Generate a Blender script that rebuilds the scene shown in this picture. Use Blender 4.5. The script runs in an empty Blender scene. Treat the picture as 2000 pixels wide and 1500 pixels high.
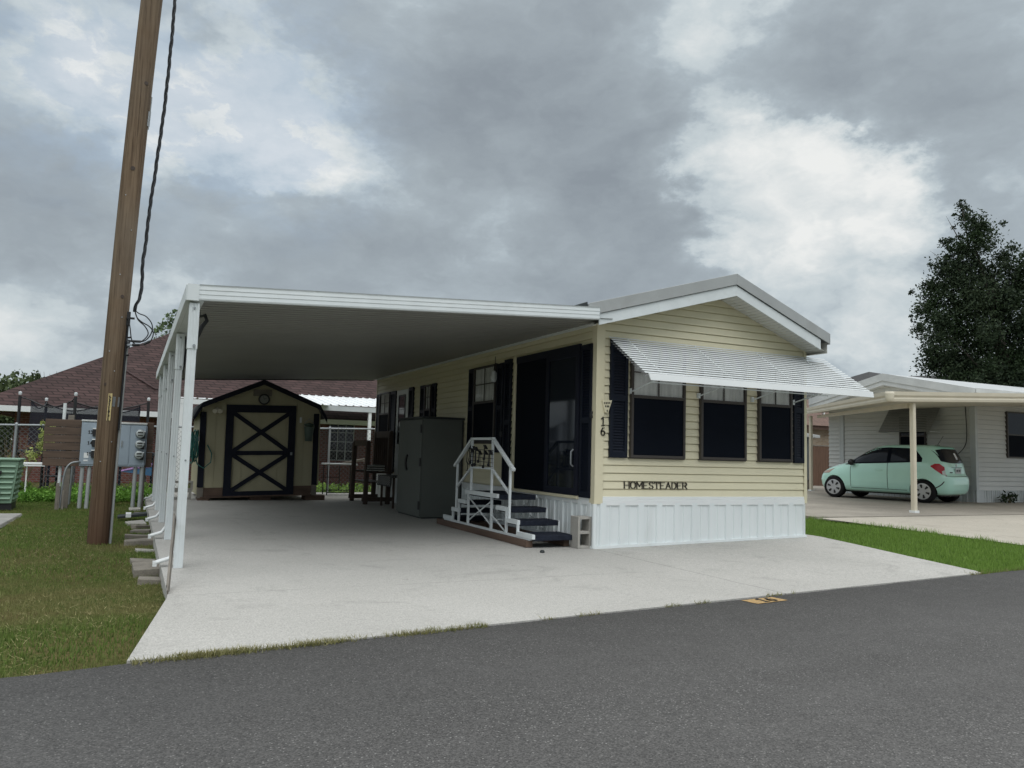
import bpy, math, random
import numpy as np
from mathutils import Vector, Matrix
rnd = random.Random(7)
nrg = np.random.default_rng(11)
SC = bpy.context.scene
COL = SC.collection
R = math.radians
# ------------------------------------------------------------------ camera
cam = bpy.data.cameras.new('camera'); cam.sensor_width = 36; cam.lens = 27.486
cam.clip_start = .05; cam.clip_end = 3000
co = bpy.data.objects.new('camera', cam); COL.objects.link(co)
_r = [[0.899708, -0.062803, -0.43195], [-0.435613, -0.066429, -0.89768], [0.027683, 0.995813, -0.087125]]
co.matrix_world = Matrix([[*_r[0], -5.2137], [*_r[1], -8.3699], [*_r[2], 1.1594], [0, 0, 0, 1]])
SC.camera = co
SC.render.resolution_x = 1024; SC.render.resolution_y = 768
SC.view_settings.view_transform = 'Standard'; SC.view_settings.look = 'None'
SC.view_settings.exposure = 0.0; SC.view_settings.gamma = 1
SC.cycles.max_bounces = 6; SC.cycles.transparent_max_bounces = 12
SC.cycles.use_denoising = True
ZEN, SOUTH_FILL = .35, 5.6
# ------------------------------------------------------------------ sky: overcast with cloud banks
SUN_EL, SUN_AZ = 58.0, 49.0          # azimuth measured from +Y towards +X
W = bpy.data.worlds.new('World'); SC.world = W; W.use_nodes = True
nt = W.node_tree; nt.nodes.clear()
def N(t, tree=None, **kw):
    n = (tree or nt).nodes.new(t)
    for k, v in kw.items(): setattr(n, k, v)
    return n
def LK(a, b, tree=None): (tree or nt).links.new(a, b)
def mth(op, a, b=None, c=None, tree=None, clamp=False):
    n = N('ShaderNodeMath', tree, operation=op); n.use_clamp = clamp
    for i, v in enumerate((a, b, c)):
        if v is None: continue
        if isinstance(v, (int, float)): n.inputs[i].default_value = v
        else: LK(v, n.inputs[i], tree)
    return n.outputs[0]
def mixc(fac, a, b, tree=None, blend='MIX'):
    n = N('ShaderNodeMix', tree, data_type='RGBA', blend_type=blend)
    if isinstance(fac, (int, float)): n.inputs[0].default_value = fac
    else: LK(fac, n.inputs[0], tree)
    for i, v in ((6, a), (7, b)):
        if isinstance(v, tuple): n.inputs[i].default_value = (*v[:3], 1)
        else: LK(v, n.inputs[i], tree)
    return n.outputs[2]
def ramp(fac, stops, tree=None, interp='LINEAR'):
    n = N('ShaderNodeValToRGB', tree); n.color_ramp.interpolation = interp
    els = n.color_ramp.elements
    while len(els) < len(stops): els.new(.5)
    for e, (p, c) in zip(els, stops):
        e.position = p
        e.color = (c, c, c, 1) if isinstance(c, (int, float)) else (*c, 1)
    LK(fac, n.inputs[0], tree); return n.outputs[0]
def noise(vec, scale, detail=4, rough=.55, dist=0, tree=None, out=0):
    n = N('ShaderNodeTexNoise', tree); n.inputs['Scale'].default_value = scale
    n.inputs['Detail'].default_value = detail; n.inputs['Roughness'].default_value = rough
    n.inputs['Distortion'].default_value = dist
    if vec is not None: LK(vec, n.inputs['Vector'], tree)
    return n.outputs[out]
tc = N('ShaderNodeTexCoord'); D0 = tc.outputs['Generated']
sep = N('ShaderNodeSeparateXYZ'); LK(D0, sep.inputs[0]); DZ = sep.outputs['Z']
# cloud noise lives on the dome of directions, flattened a little so banks lie level
mpz = N('ShaderNodeMapping'); LK(D0, mpz.inputs[0]); mpz.inputs['Scale'].default_value = (1, 1, 1.75); CP = mpz.outputs[0]
def warp(amt, scale, det, src):
    a = N('ShaderNodeVectorMath', operation='SUBTRACT'); LK(noise(CP, scale, det, .62, out=1), a.inputs[0]); a.inputs[1].default_value = (.5, .5, .5)
    b = N('ShaderNodeVectorMath', operation='MULTIPLY_ADD'); LK(a.outputs[0], b.inputs[0]); b.inputs[1].default_value = (amt, amt, amt); LK(src, b.inputs[2]); return b.outputs[0]
nrm = N('ShaderNodeVectorMath', operation='NORMALIZE'); LK(warp(.13, 13, 7, warp(.16, 5, 3, D0)), nrm.inputs[0]); DW = nrm.outputs[0]
def blob(d, k, amp):
    dt = N('ShaderNodeVectorMath', operation='DOT_PRODUCT'); LK(DW, dt.inputs[0]); dt.inputs[1].default_value = d
    return mth('MULTIPLY', mth('EXPONENT', mth('MULTIPLY', mth('SUBTRACT', dt.outputs['Value'], 1.0), k)), amp)
DK = [(0.218, 0.861, 0.459), (0.323, 0.834, 0.448), (0.428, 0.798, 0.426), (0.512, 0.759, 0.403), (0.472, 0.809, 0.349), (0.642, 0.627, 0.441), (0.715, 0.573, 0.4), (0.767, 0.503, 0.399), (0.809, 0.483, 0.334), (0.447, 0.749, 0.49), (-0.056, 0.968, 0.243), (0.088, 0.962, 0.258), (0.231, 0.927, 0.297), (0.356, 0.899, 0.257), (0.155, 0.964, 0.218), (-0.106, 0.952, 0.287), (0.536, 0.801, 0.267), (0.493, 0.841, 0.224), (0.606, 0.76, 0.235), (0.749, 0.617, 0.242), (0.716, 0.661, 0.223), (0.833, 0.518, 0.192)]
DA = [.5, .9, .6, .8, .8, .8, .8, .8, .8, .3, .5, .6, .5, .5, .6, .3, .6, .6, .55, .4, .4, .3]
LT = [(0.721, 0.628, 0.295), (0.749, 0.582, 0.316), (0.659, 0.684, 0.313), (0.608, 0.733, 0.305), (0.692, 0.669, 0.27), (0.525, 0.756, 0.392), (0.449, 0.832, 0.326), (0.372, 0.849, 0.375), (0.191, 0.906, 0.378), (0.143, 0.928, 0.344), (0.091, 0.909, 0.406), (-0.029, 0.923, 0.384), (0.265, 0.823, 0.502), (0.601, 0.64, 0.478), (-0.113, 0.983, 0.142), (0.038, 0.983, 0.182), (0.725, 0.67, 0.158), (0.762, 0.629, 0.15), (0.391, 0.896, 0.208), (0.631, 0.697, 0.342), (-0.006, 0.904, 0.427)]
LA = [1.2, 1.3, 1.2, 1.0, 1.1, .7, .9, .55, 1.1, .9, .7, .5, .7, .8, .3, .5, .4, .4, .6, .5, .7]
tot = None
for d, a in zip(DK, DA):
    b = blob(d, 190, -a); tot = b if tot is None else mth('ADD', tot, b)
for d, a in zip(LT, LA): tot = mth('ADD', tot, blob(d, 300, a))
# saturate the sum so overlapping banks do not burn out
sat = mth('DIVIDE', tot, mth('ADD', 1.0, mth('ABSOLUTE', tot)))
n1 = noise(warp(.12, 9, 4, CP), 4.2, 9, .55, .2); n2 = noise(warp(.05, 22, 5, CP), 13.0, 9, .6, .3)
v = mth('ADD', mth('MULTIPLY', sat, .62), mth('ADD', mth('MULTIPLY', mth('SUBTRACT', n1, .5), 1.5), mth('MULTIPLY', mth('SUBTRACT', n2, .5), .22)))
v = mth('ADD', v, .51)
edge = ramp(mth('ADD', v, mth('MULTIPLY', mth('SUBTRACT', noise(warp(.04, 30, 4, CP), 8.5, 8, .62, .2), .5), .55)), [(.41, 0.0), (.64, 1.0)], interp='EASE')
v = mth('ADD', mth('MULTIPLY', v, .82), mth('MULTIPLY', edge, .17))
v = mth('ADD', v, .042)
hz = mth('MULTIPLY', mth('SUBTRACT', 1.0, mth('DIVIDE', DZ, .20, clamp=True)), .06)
v = mth('ADD', v, hz)
cloud = ramp(v, [(0.0, (.265, .305, .345)), (.25, (.335, .385, .425)), (.5, (.425, .490, .535)), (.74, (.560, .625, .655)), (1.0, (.84, .855, .845))])
# thin spots where the blue of the real sky shows through
BL = [(0.143, 0.928, 0.344), (0.093, 0.919, 0.383), (-0.053, 0.926, 0.374), (0.158, 0.9, 0.406), (0.014, 0.932, 0.362), (-0.105, 0.915, 0.39)]
bt = None
for d in BL:
    b = blob(d, 260, .85); bt = b if bt is None else mth('ADD', bt, b)
thin = mth('MULTIPLY', bt, ramp(n2, [(.44, 1.0), (.60, 0.15)]), clamp=True)
sky = N('ShaderNodeTexSky', sky_type='NISHITA'); sky.sun_disc = False
sky.sun_elevation = R(SUN_EL); sky.sun_rotation = R(SUN_AZ)
sk = N('ShaderNodeVectorMath', operation='SCALE'); LK(sky.outputs[0], sk.inputs[0]); sk.inputs['Scale'].default_value = .10
skc = mixc(.5, sk.outputs[0], (.50, .62, .72))
allc = mixc(mth('MULTIPLY', thin, .42), cloud, skc)
# an overcast sky is brighter overhead than at the horizon, plus an added unseen bright lobe behind the camera to light the house front
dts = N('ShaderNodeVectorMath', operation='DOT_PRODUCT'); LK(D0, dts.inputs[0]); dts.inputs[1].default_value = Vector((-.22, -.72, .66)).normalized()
south_fill = mth('MULTIPLY', mth('EXPONENT', mth('MULTIPLY', mth('SUBTRACT', dts.outputs['Value'], 1.0), 3.2)), ramp(DZ, [(.40, 0.0), (.66, 1.0)], interp='EASE'))
boost = mth('ADD', mth('MULTIPLY', ramp(DZ, [(.53, 0.0), (.92, 1.0)], interp='EASE'), ZEN), mth('MULTIPLY', south_fill, SOUTH_FILL))
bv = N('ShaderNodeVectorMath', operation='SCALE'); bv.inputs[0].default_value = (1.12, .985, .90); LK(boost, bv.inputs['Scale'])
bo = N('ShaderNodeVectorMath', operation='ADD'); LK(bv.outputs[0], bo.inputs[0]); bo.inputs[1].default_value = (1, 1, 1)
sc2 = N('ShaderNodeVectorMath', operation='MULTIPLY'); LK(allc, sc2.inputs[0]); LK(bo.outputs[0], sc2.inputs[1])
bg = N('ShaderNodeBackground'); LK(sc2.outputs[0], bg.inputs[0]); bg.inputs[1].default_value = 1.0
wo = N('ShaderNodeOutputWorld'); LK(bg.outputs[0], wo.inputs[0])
# ------------------------------------------------------------------ sun (veiled by cloud)
sl = bpy.data.lights.new('sun', 'SUN'); sl.energy = 0.5; sl.angle = R(30); sl.color = (1, .96, .9)
so = bpy.data.objects.new('sun', sl); COL.objects.link(so)
_sd = Vector((math.sin(R(SUN_AZ)) * math.cos(R(SUN_EL)), math.cos(R(SUN_AZ)) * math.cos(R(SUN_EL)), math.sin(R(SUN_EL))))
so.rotation_euler = _sd.to_track_quat('Z', 'Y').to_euler(); so.location = _sd * 60

# ------------------------------------------------------------------ materials
def newmat(name):
    m = bpy.data.materials.new(name); m.use_nodes = True
    t = m.node_tree; b = t.nodes['Principled BSDF']; return m, t, b
def objvec(t, scale=(1, 1, 1)):
    c = N('ShaderNodeTexCoord', t); mp = N('ShaderNodeMapping', t); LK(c.outputs['Object'], mp.inputs[0], t)
    mp.inputs['Scale'].default_value = scale; return mp.outputs[0]
def bump(t, b, h, strength, dist=.01):
    n = N('ShaderNodeBump', t); n.inputs['Strength'].default_value = strength; n.inputs['Distance'].default_value = dist
    LK(h, n.inputs['Height'], t); LK(n.outputs[0], b.inputs['Normal'], t)
def MT(name, col, rough=.6, metal=0, spec=.5, var=.12, vs=2.0, stretch=(1, 1, 1), fine=0, fs=60, bmp=0, dirt=None, damt=0, ds=1.2, dthr=.55):
    m, t, b = newmat(name)
    V = objvec(t, stretch)
    n = noise(V, vs, 5, .6, .2, t)
    c = mixc(ramp(n, [(.3, 0), (.7, 1)], t), tuple(x * (1 - var) for x in col), tuple(min(1, x * (1 + var)) for x in col), t)
    f = None
    if fine or bmp:
        f = noise(V, fs, 3, .6, 0, t)
    if fine:
        c = mixc(fine, c, ramp(f, [(.3, 0.0), (.7, 1.0)], t), t, 'OVERLAY')
    if dirt:
        dn = noise(V, ds, 7, .68, .5, t)
        c = mixc(mth('MULTIPLY', ramp(dn, [(dthr, 0), (dthr + .22, 1)], t), damt, tree=t), c, dirt, t)
    LK(c, b.inputs['Base Color'], t)
    b.inputs['Roughness'].default_value = rough; b.inputs['Metallic'].default_value = metal
    b.inputs['Specular IOR Level'].default_value = spec
    if bmp: bump(t, b, f, bmp, .004)
    return m
def tintmat(name, ca, cb, cc=None, rough=.65, trans=.25, patch=None, bigs=.5):
    '''foliage: colour runs from ca to cb by the per-leaf attribute; patches of cc in clumps'''
    m, t, b = newmat(name)
    at = N('ShaderNodeAttribute', t, attribute_name='tint')
    c = mixc(at.outputs['Fac'], ca, cb, t)
    if cc:
        V = objvec(t); n = noise(V, bigs, 5, .6, .3, t)
        if patch:        # a worn dry patch of turf round one spot
            s = N('ShaderNodeSeparateXYZ', t); LK(V, s.inputs[0], t); (px_, py_), pr_ = patch
            dd = mth('ADD', mth('POWER', mth('SUBTRACT', s.outputs[0], px_, tree=t), 2, tree=t), mth('POWER', mth('SUBTRACT', s.outputs[1], py_, tree=t), 2, tree=t), tree=t)
            n = mth('ADD', n, mth('MULTIPLY', mth('EXPONENT', mth('MULTIPLY', dd, -1 / pr_ ** 2, tree=t), tree=t), .2, tree=t), tree=t)
        c = mixc(ramp(n, [(.50, 0), (.66, 1)], t), c, mixc(at.outputs['Fac'], tuple(x * .75 for x in cc), cc, t), t)
    LK(c, b.inputs['Base Color'], t); b.inputs['Roughness'].default_value = rough; b.inputs['Specular IOR Level'].default_value = .25
    tr = N('ShaderNodeBsdfTranslucent', t); LK(c, tr.inputs[0], t)
    mx = N('ShaderNodeMixShader', t); mx.inputs[0].default_value = trans
    out = t.nodes['Material Output']; LK(b.outputs[0], mx.inputs[1], t); LK(tr.outputs[0], mx.inputs[2], t); LK(mx.outputs[0], out.inputs[0], t)
    return m
K = {}
K['cream'] = MT('cream_siding', (.69, .64, .465), .55, var=.05, vs=.8, dirt=(.36, .31, .2), damt=.35, ds=2.5, dthr=.6)
K['cream_trim'] = MT('cream_trim', (.68, .625, .45), .5, var=.04)
K['white'] = MT('white_metal', (.68, .72, .73), .45, var=.06, vs=3, dirt=(.4, .4, .37), damt=.4, ds=3, dthr=.58)
K['white_clean'] = MT('white_paint', (.76, .78, .78), .45, var=.03)
K['skirt'] = MT('white_skirting', (.73, .77, .775), .42, var=.05, vs=1.5, stretch=(1, 1, .3), dirt=(.42, .42, .4), damt=.3, ds=2, dthr=.6)
K['roofmetal'] = MT('weathered_roof_metal', (.36, .375, .375), .5, var=.1, vs=1.2, dirt=(.25, .25, .24), damt=.5, ds=1.6)
K['soffit'] = MT('soffit_panel', (.62, .62, .58), .6, var=.04)
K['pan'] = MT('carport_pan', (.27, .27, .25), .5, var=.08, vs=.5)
K['navy'] = MT('navy_shutter', (.007, .010, .019), .5, var=.15, spec=.2)
K['screen'] = MT('dark_sun_screen', (.004, .006, .011), .75, var=.1, spec=.08, fine=.1, fs=300)
K['bronze'] = MT('bronze_frame', (.045, .038, .034), .45, var=.1)
K['glass'] = MT('dark_glass', (.008, .011, .018), .05, spec=.22, var=.05)
K['curtain'] = MT('white_curtain', (.78, .80, .78), .8, var=.2, vs=14, stretch=(1, 1, .06))
K['blackp'] = MT('black_plastic', (.012, .012, .014), .5, var=.1)
K['charcoal'] = MT('charcoal_cabinet', (.105, .115, .105), .55, var=.06)
K['charcoal_trim'] = MT('dark_cabinet_trim', (.02, .025, .027), .5)
K['carpet'] = MT('navy_outdoor_carpet', (.022, .026, .038), .95, var=.3, vs=30, fine=.3, fs=200, bmp=.4, spec=.1)
K['oldwood'] = MT('weathered_wood', (.11, .070, .050), .8, var=.3, vs=3, stretch=(1, .25, 3), bmp=.3, fs=30)
K['boardwood'] = MT('brown_stained_boards', (.10, .066, .047), .75, var=.35, vs=5, stretch=(.3, 1, 4), bmp=.25, fs=25)
K['greywood'] = MT('grey_weathered_wood', (.19, .17, .145), .85, var=.25, vs=4, stretch=(1, .4, 2), bmp=.3, fs=40)
K['darkwood'] = MT('dark_brown_wood', (.045, .028, .02), .6, var=.3, vs=4)
K['block'] = MT('grey_concrete_block', (.36, .345, .315), .9, var=.12, vs=6, fine=.18, fs=120, bmp=.5)
K['paver'] = MT('old_concrete_paver', (.205, .185, .155), .9, var=.3, vs=4, fine=.2, fs=80, bmp=.5)
K['mesh'] = MT('dull_fence_wire', (.17, .18, .19), .6, metal=.3)
K['galv'] = MT('galvanised_steel', (.30, .32, .335), .5, metal=.5, var=.12, vs=4)
K['pvc'] = MT('grey_conduit', (.36, .38, .38), .55, var=.12, vs=3)
K['meter'] = MT('blue_grey_cabinet', (.30, .36, .42), .5, var=.06, vs=2)
K['meterglass'] = MT('meter_glass', (.42, .46, .46), .15, var=.1)
K['wire'] = MT('black_cable', (.012, .013, .016), .55)
K['green_plastic'] = MT('green_plastic', (.19, .30, .215), .55, var=.1, vs=3)
K['hose'] = MT('green_hose', (.015, .11, .095), .4, var=.2)
K['shed'] = MT('tan_shed_panel', (.40, .365, .245), .7, var=.07, vs=1.5, stretch=(2, 2, .4))
K['shedtrim'] = MT('black_navy_trim', (.010, .012, .022), .6, spec=.2)
K['creamn'] = MT('almond_metal', (.60, .55, .44), .5, var=.06)
K['greysiding'] = MT('grey_siding', (.60, .61, .60), .55, var=.05, vs=1)
K['greyskirt'] = MT('pale_skirting', (.52, .55, .56), .5, var=.08, vs=2)
K['shingle_dark'] = MT('dark_shingle', (.05, .05, .052), .9, var=.25, vs=6, fine=.2, fs=30)
K['shingle_brown'] = MT('brown_shingle', (.15, .095, .075), .9, var=.25, vs=6)
K['tanbrick'] = MT('tan_brick', (.30, .22, .16), .9, var=.25, vs=8)
K['fencewood'] = MT('brown_fence_wood', (.13, .075, .05), .8, var=.25, vs=3, stretch=(4, 4, .4))
K['white_roof'] = MT('white_corrugated_roof', (.80, .82, .83), .45, var=.06, vs=2, dirt=(.35, .35, .33), damt=.5, ds=4, dthr=.6)
K['rubber'] = MT('tyre_rubber', (.012, .012, .013), .8, spec=.2)
K['rim'] = MT('silver_wheel_cover', (.50, .51, .53), .35, metal=.5, var=.05)
K['mint'] = MT('mint_car_paint', (.50, .81, .70), .2, var=.02, spec=.5)
_b = K['mint'].node_tree.nodes['Principled BSDF']; _b.inputs['Coat Weight'].default_value = .7; _b.inputs['Coat Roughness'].default_value = .04
K['redlens'] = MT('red_lens', (.42, .008, .018), .2, var=.1)
K['clearlens'] = MT('clear_lens', (.55, .56, .56), .15)
K['amber'] = MT('headlamp_lens', (.42, .30, .24), .2)
K['chrome'] = MT('chrome', (.5, .5, .5), .2, metal=.9)
K['net'] = None
K['blue'] = MT('blue_fabric', (.05, .16, .33), .7)
K['purple'] = MT('purple_fabric', (.22, .12, .28), .7)
K['tag'] = MT('pale_yellow_tag', (.62, .50, .24), .5)
K['ink'] = MT('black_ink', (.02, .018, .014), .6)
K['letter'] = MT('dark_brown_letter', (.035, .028, .02), .6)
K['bark'] = MT('tree_bark', (.10, .085, .07), .9, var=.3, vs=6, bmp=.5, fs=20)
K['stem'] = MT('stem', (.16, .13, .07), .8)
K['mulch'] = MT('bed_soil', (.06, .05, .035), .95, var=.4, vs=5)
K['whitecloth'] = MT('polka_white', (.6, .6, .58), .8)
K['concretepad'] = MT('grey_concrete_pad', (.27, .265, .25), .9, var=.2, vs=4, fine=.2, fs=90, bmp=.4)

def m_asphalt():
    m, t, b = newmat('asphalt'); V = objvec(t)
    big = noise(V, .45, 5, .6, .4, t); mid = noise(V, 3, 5, .65, .2, t)
    c = mixc(ramp(big, [(.35, 0), (.65, 1)], t), (.066, .063, .061), (.098, .094, .091), t)
    c = mixc(.5, c, mixc(ramp(mid, [(.3, 0), (.7, 1)], t), (.045, .044, .045), (.125, .123, .122), t), t)
    lane = noise(objvec(t, (.10, .75, 1)), 1.0, 4, .6, .3, t)      # traffic has polished long bands along the road
    c = mixc(.55, c, ramp(lane, [(.35, .30), (.65, .70)], t), t, 'OVERLAY')
    ck = N('ShaderNodeTexVoronoi', t); ck.feature = 'DISTANCE_TO_EDGE'; LK(objvec(t, (.28, .55, 1)), ck.inputs['Vector'], t); ck.inputs['Scale'].default_value = 1.0
    wv = noise(V, 2.2, 5, .7, 0, t); LK(mixc(.06, objvec(t, (.28, .55, 1)), noise(V, 3.0, 4, .7, 0, t, 1), t), ck.inputs['Vector'], t)
    crk = mth('MULTIPLY', mth('LESS_THAN', ck.outputs['Distance'], .0022, tree=t), ramp(wv, [(.50, 0), (.56, 1)], t), tree=t)
    c = mixc(mth('MULTIPLY', crk, .55, tree=t), c, (.025, .024, .023), t)
    vo = N('ShaderNodeTexVoronoi', t); LK(V, vo.inputs['Vector'], t); vo.inputs['Scale'].default_value = 150
    vo.inputs['Randomness'].default_value = 1
    sepc = N('ShaderNodeSeparateColor', t); LK(vo.outputs['Color'], sepc.inputs[0], t)
    c = mixc(.62, c, mixc(sepc.outputs[0], (.033, .032, .031), (.165, .158, .152), t), t)
    # worn patches where the pale aggregate shows
    wear = mth('ADD', noise(V, .8, 4, .6, .3, t), 0, tree=t)
    vo2 = N('ShaderNodeTexVoronoi', t); LK(V, vo2.inputs['Vector'], t); vo2.inputs['Scale'].default_value = 95
    s2 = N('ShaderNodeSeparateColor', t); LK(vo2.outputs['Color'], s2.inputs[0], t)
    core = ramp(vo2.outputs['Distance'], [(.32, 1), (.42, 0)], t)
    thr = mth('GREATER_THAN', s2.outputs[1], mth('SUBTRACT', 1.15, mth('MULTIPLY', wear, .55, tree=t), tree=t), tree=t)
    ag = mth('MULTIPLY', thr, core, tree=t)
    c = mixc(mth('MULTIPLY', ag, .5, tree=t), c, mixc(s2.outputs[2], (.2, .19, .18), (.5, .49, .47), t), t)
    LK(c, b.inputs['Base Color'], t); b.inputs['Roughness'].default_value = .85; b.inputs['Specular IOR Level'].default_value = .35
    bump(t, b, sepc.outputs[0], .55, .006); return m
K['asphalt'] = m_asphalt()
def m_slab(name, c0, c1, speck=.35, joints=True):
    m, t, b = newmat(name); V = objvec(t)
    big = noise(V, .5, 6, .62, .4, t)
    c = mixc(ramp(big, [(.3, 0), (.7, 1)], t), c0, c1, t)
    f = noise(V, 85, 3, .7, 0, t); f2 = noise(V, 24, 4, .7, 0, t)
    c = mixc(speck, c, ramp(f, [(.35, .18), (.6, .82)], t), t, 'OVERLAY')
    c = mixc(speck * .5, c, ramp(f2, [(.35, .25), (.65, .75)], t), t, 'OVERLAY')
    st = noise(V, 1.7, 8, .72, 1.0, t)
    c = mixc(mth('MULTIPLY', ramp(st, [(.54, 0), (.70, 1)], t), .42, tree=t), c, tuple(x * .6 for x in c0), t)
    sp = noise(V, 5.5, 3, .5, .8, t)
    c = mixc(mth('MULTIPLY', ramp(sp, [(.735, 0), (.76, 1)], t), .5, tree=t), c, (.14, .13, .11), t)
    if joints:
        s = N('ShaderNodeSeparateXYZ', t); LK(V, s.inputs[0], t)
        wob = mth('MULTIPLY', mth('SUBTRACT', noise(V, 1.3, 4, .7, 0, t), .5, tree=t), .11, tree=t)
        brk = ramp(noise(V, .9, 3, .6, 0, t), [(.4, .25), (.55, 1)], t)
        # crack running from the corner of the house down to the road
        d1 = mth('ABSOLUTE', mth('ADD', mth('ADD', s.outputs[0], wob, tree=t), .01, tree=t), tree=t)
        l1 = mth('MULTIPLY', mth('LESS_THAN', d1, .006, tree=t), mth('LESS_THAN', s.outputs[1], -.1, tree=t), tree=t)
        d2 = mth('ABSOLUTE', mth('ADD', mth('ADD', s.outputs[1], wob, tree=t), 1.78, tree=t), tree=t)
        l2 = mth('MULTIPLY', mth('LESS_THAN', d2, .005, tree=t), mth('LESS_THAN', s.outputs[0], -.2, tree=t), tree=t)
        ln = mth('MULTIPLY', mth('MAXIMUM', l1, mth('MULTIPLY', l2, brk, tree=t), tree=t), .6, tree=t)
        c = mixc(ln, c, (.09, .085, .08), t)
    LK(c, b.inputs['Base Color'], t); b.inputs['Roughness'].default_value = .85; b.inputs['Specular IOR Level'].default_value = .3
    bump(t, b, f, .35, .004); return m
K['slab'] = m_slab('pale_concrete', (.365, .355, .333), (.425, .413, .389), .34)
K['drive'] = m_slab('tan_concrete', (.335, .305, .255), (.42, .385, .33), .25, joints=False)
K['pave'] = m_slab('stained_concrete', (.22, .20, .17), (.33, .30, .255), .25, joints=False)
def m_turf():
    m, t, b = newmat('turf'); V = objvec(t)
    n = noise(V, .8, 6, .65, .4, t); f = noise(V, 30, 4, .7, 0, t)
    c = mixc(ramp(n, [(.42, 0), (.6, 1)], t), (.065, .085, .02), (.105, .09, .036), t)
    c = mixc(.5, c, ramp(f, [(.3, 0.1), (.7, .9)], t), t, 'OVERLAY')
    LK(c, b.inputs['Base Color'], t); b.inputs['Roughness'].default_value = .95; b.inputs['Specular IOR Level'].default_value = .1
    bump(t, b, f, .8, .03); return m
K['turf'] = m_turf()
K['straw'] = tintmat('dry_straw', (.22, .19, .08), (.50, .45, .24), trans=.15)
K['turf_green'] = MT('green_turf', (.07, .115, .022), .95, var=.3, vs=3, fine=.4, fs=40, spec=.1)
K['grassblade'] = tintmat('grass_blades', (.040, .078, .014), (.21, .295, .070), (.245, .235, .095), trans=.2, bigs=.6, patch=((-5.35, -.9), 1.15))
K['grassgreen'] = tintmat('green_grass_blades', (.08, .15, .022), (.27, .42, .09), trans=.25)
K['weed'] = tintmat('verge_weeds', (.12, .13, .04), (.38, .34, .17), (.2, .22, .08), bigs=3)
K['ground_leaf'] = tintmat('bright_leaves', (.055, .15, .018), (.20, .38, .06))
K['vine_leaf'] = tintmat('pale_leaves', (.20, .26, .05), (.48, .52, .20))
K['tree_leaf'] = tintmat('dark_oak_leaves', (.011, .023, .013), (.042, .062, .028), (.030, .055, .019), bigs=.6, trans=.15)
K['far_leaf'] = tintmat('grey_green_leaves', (.03, .045, .02), (.12, .16, .07))
K['pale_leaf'] = tintmat('pale_green_leaves', (.07, .11, .05), (.2, .27, .13))
def m_pole():
    m, t, b = newmat('utility_pole_wood'); V = objvec(t, (9, 9, .30)); V2 = objvec(t, (42, 42, .5)); V3 = objvec(t, (75, 75, 1.0)); V1 = objvec(t)
    n = noise(V, 1.6, 7, .7, .6, t); n2 = noise(V2, 1.3, 5, .7, .3, t); n3 = noise(V3, 1.2, 4, .7, .2, t); big = noise(V1, .9, 4, .6, 0, t)
    c = mixc(ramp(n, [(.32, 0), (.68, 1)], t), (.070, .043, .026), (.225, .162, .108), t)
    c = mixc(mth('MULTIPLY', ramp(big, [(.4, 0), (.65, 1)], t), .35, tree=t), c, (.20, .17, .135), t)
    c = mixc(mth('MULTIPLY', ramp(n2, [(.54, 0), (.66, 1)], t), .75, tree=t), c, (.034, .020, .012), t)
    c = mixc(mth('MULTIPLY', ramp(n3, [(.56, 0), (.68, 1)], t), .4, tree=t), c, (.29, .22, .145), t)
    s = N('ShaderNodeSeparateXYZ', t); LK(V1, s.inputs[0], t)
    # creosoted butt: the treatment stain reaches up from the soil in tongues
    hgt = mth('ADD', s.outputs[2], mth('MULTIPLY', n, -1.3, tree=t), tree=t)
    c = mixc(mth('MULTIPLY', ramp(mth('MULTIPLY_ADD', hgt, .55, .70, tree=t), [(.1, 1), (.85, 0)], t), .75, tree=t), c, (.060, .020, .010), t)
    LK(c, b.inputs['Base Color'], t); b.inputs['Roughness'].default_value = .85; b.inputs['Specular IOR Level'].default_value = .2
    bump(t, b, n2, .7, .012); return m
K['pole'] = m_pole()
def m_brick(name, c1, c2, mortar, horiz='x'):
    m, t, b = newmat(name); c = N('ShaderNodeTexCoord', t); s = N('ShaderNodeSeparateXYZ', t); LK(c.outputs['Object'], s.inputs[0], t)
    cb = N('ShaderNodeCombineXYZ', t); LK(s.outputs[0 if horiz == 'x' else 1], cb.inputs[0], t); LK(s.outputs[2], cb.inputs[1], t)
    br = N('ShaderNodeTexBrick', t); LK(cb.outputs[0], br.inputs['Vector'], t)
    br.inputs['Color1'].default_value = (*c1, 1); br.inputs['Color2'].default_value = (*c2, 1); br.inputs['Mortar'].default_value = (*mortar, 1)
    br.inputs['Scale'].default_value = 1; br.inputs['Mortar Size'].default_value = .008
    br.inputs['Brick Width'].default_value = .21; br.inputs['Row Height'].default_value = .075
    LK(br.outputs[0], b.inputs['Base Color'], t); b.inputs['Roughness'].default_value = .9; return m
K['redbrick'] = m_brick('red_brick', (.12, .035, .025), (.19, .06, .045), (.18, .15, .14))
K['palebrick'] = m_brick('tan_brick_wall', (.30, .22, .15), (.42, .33, .24), (.4, .36, .3))
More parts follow.
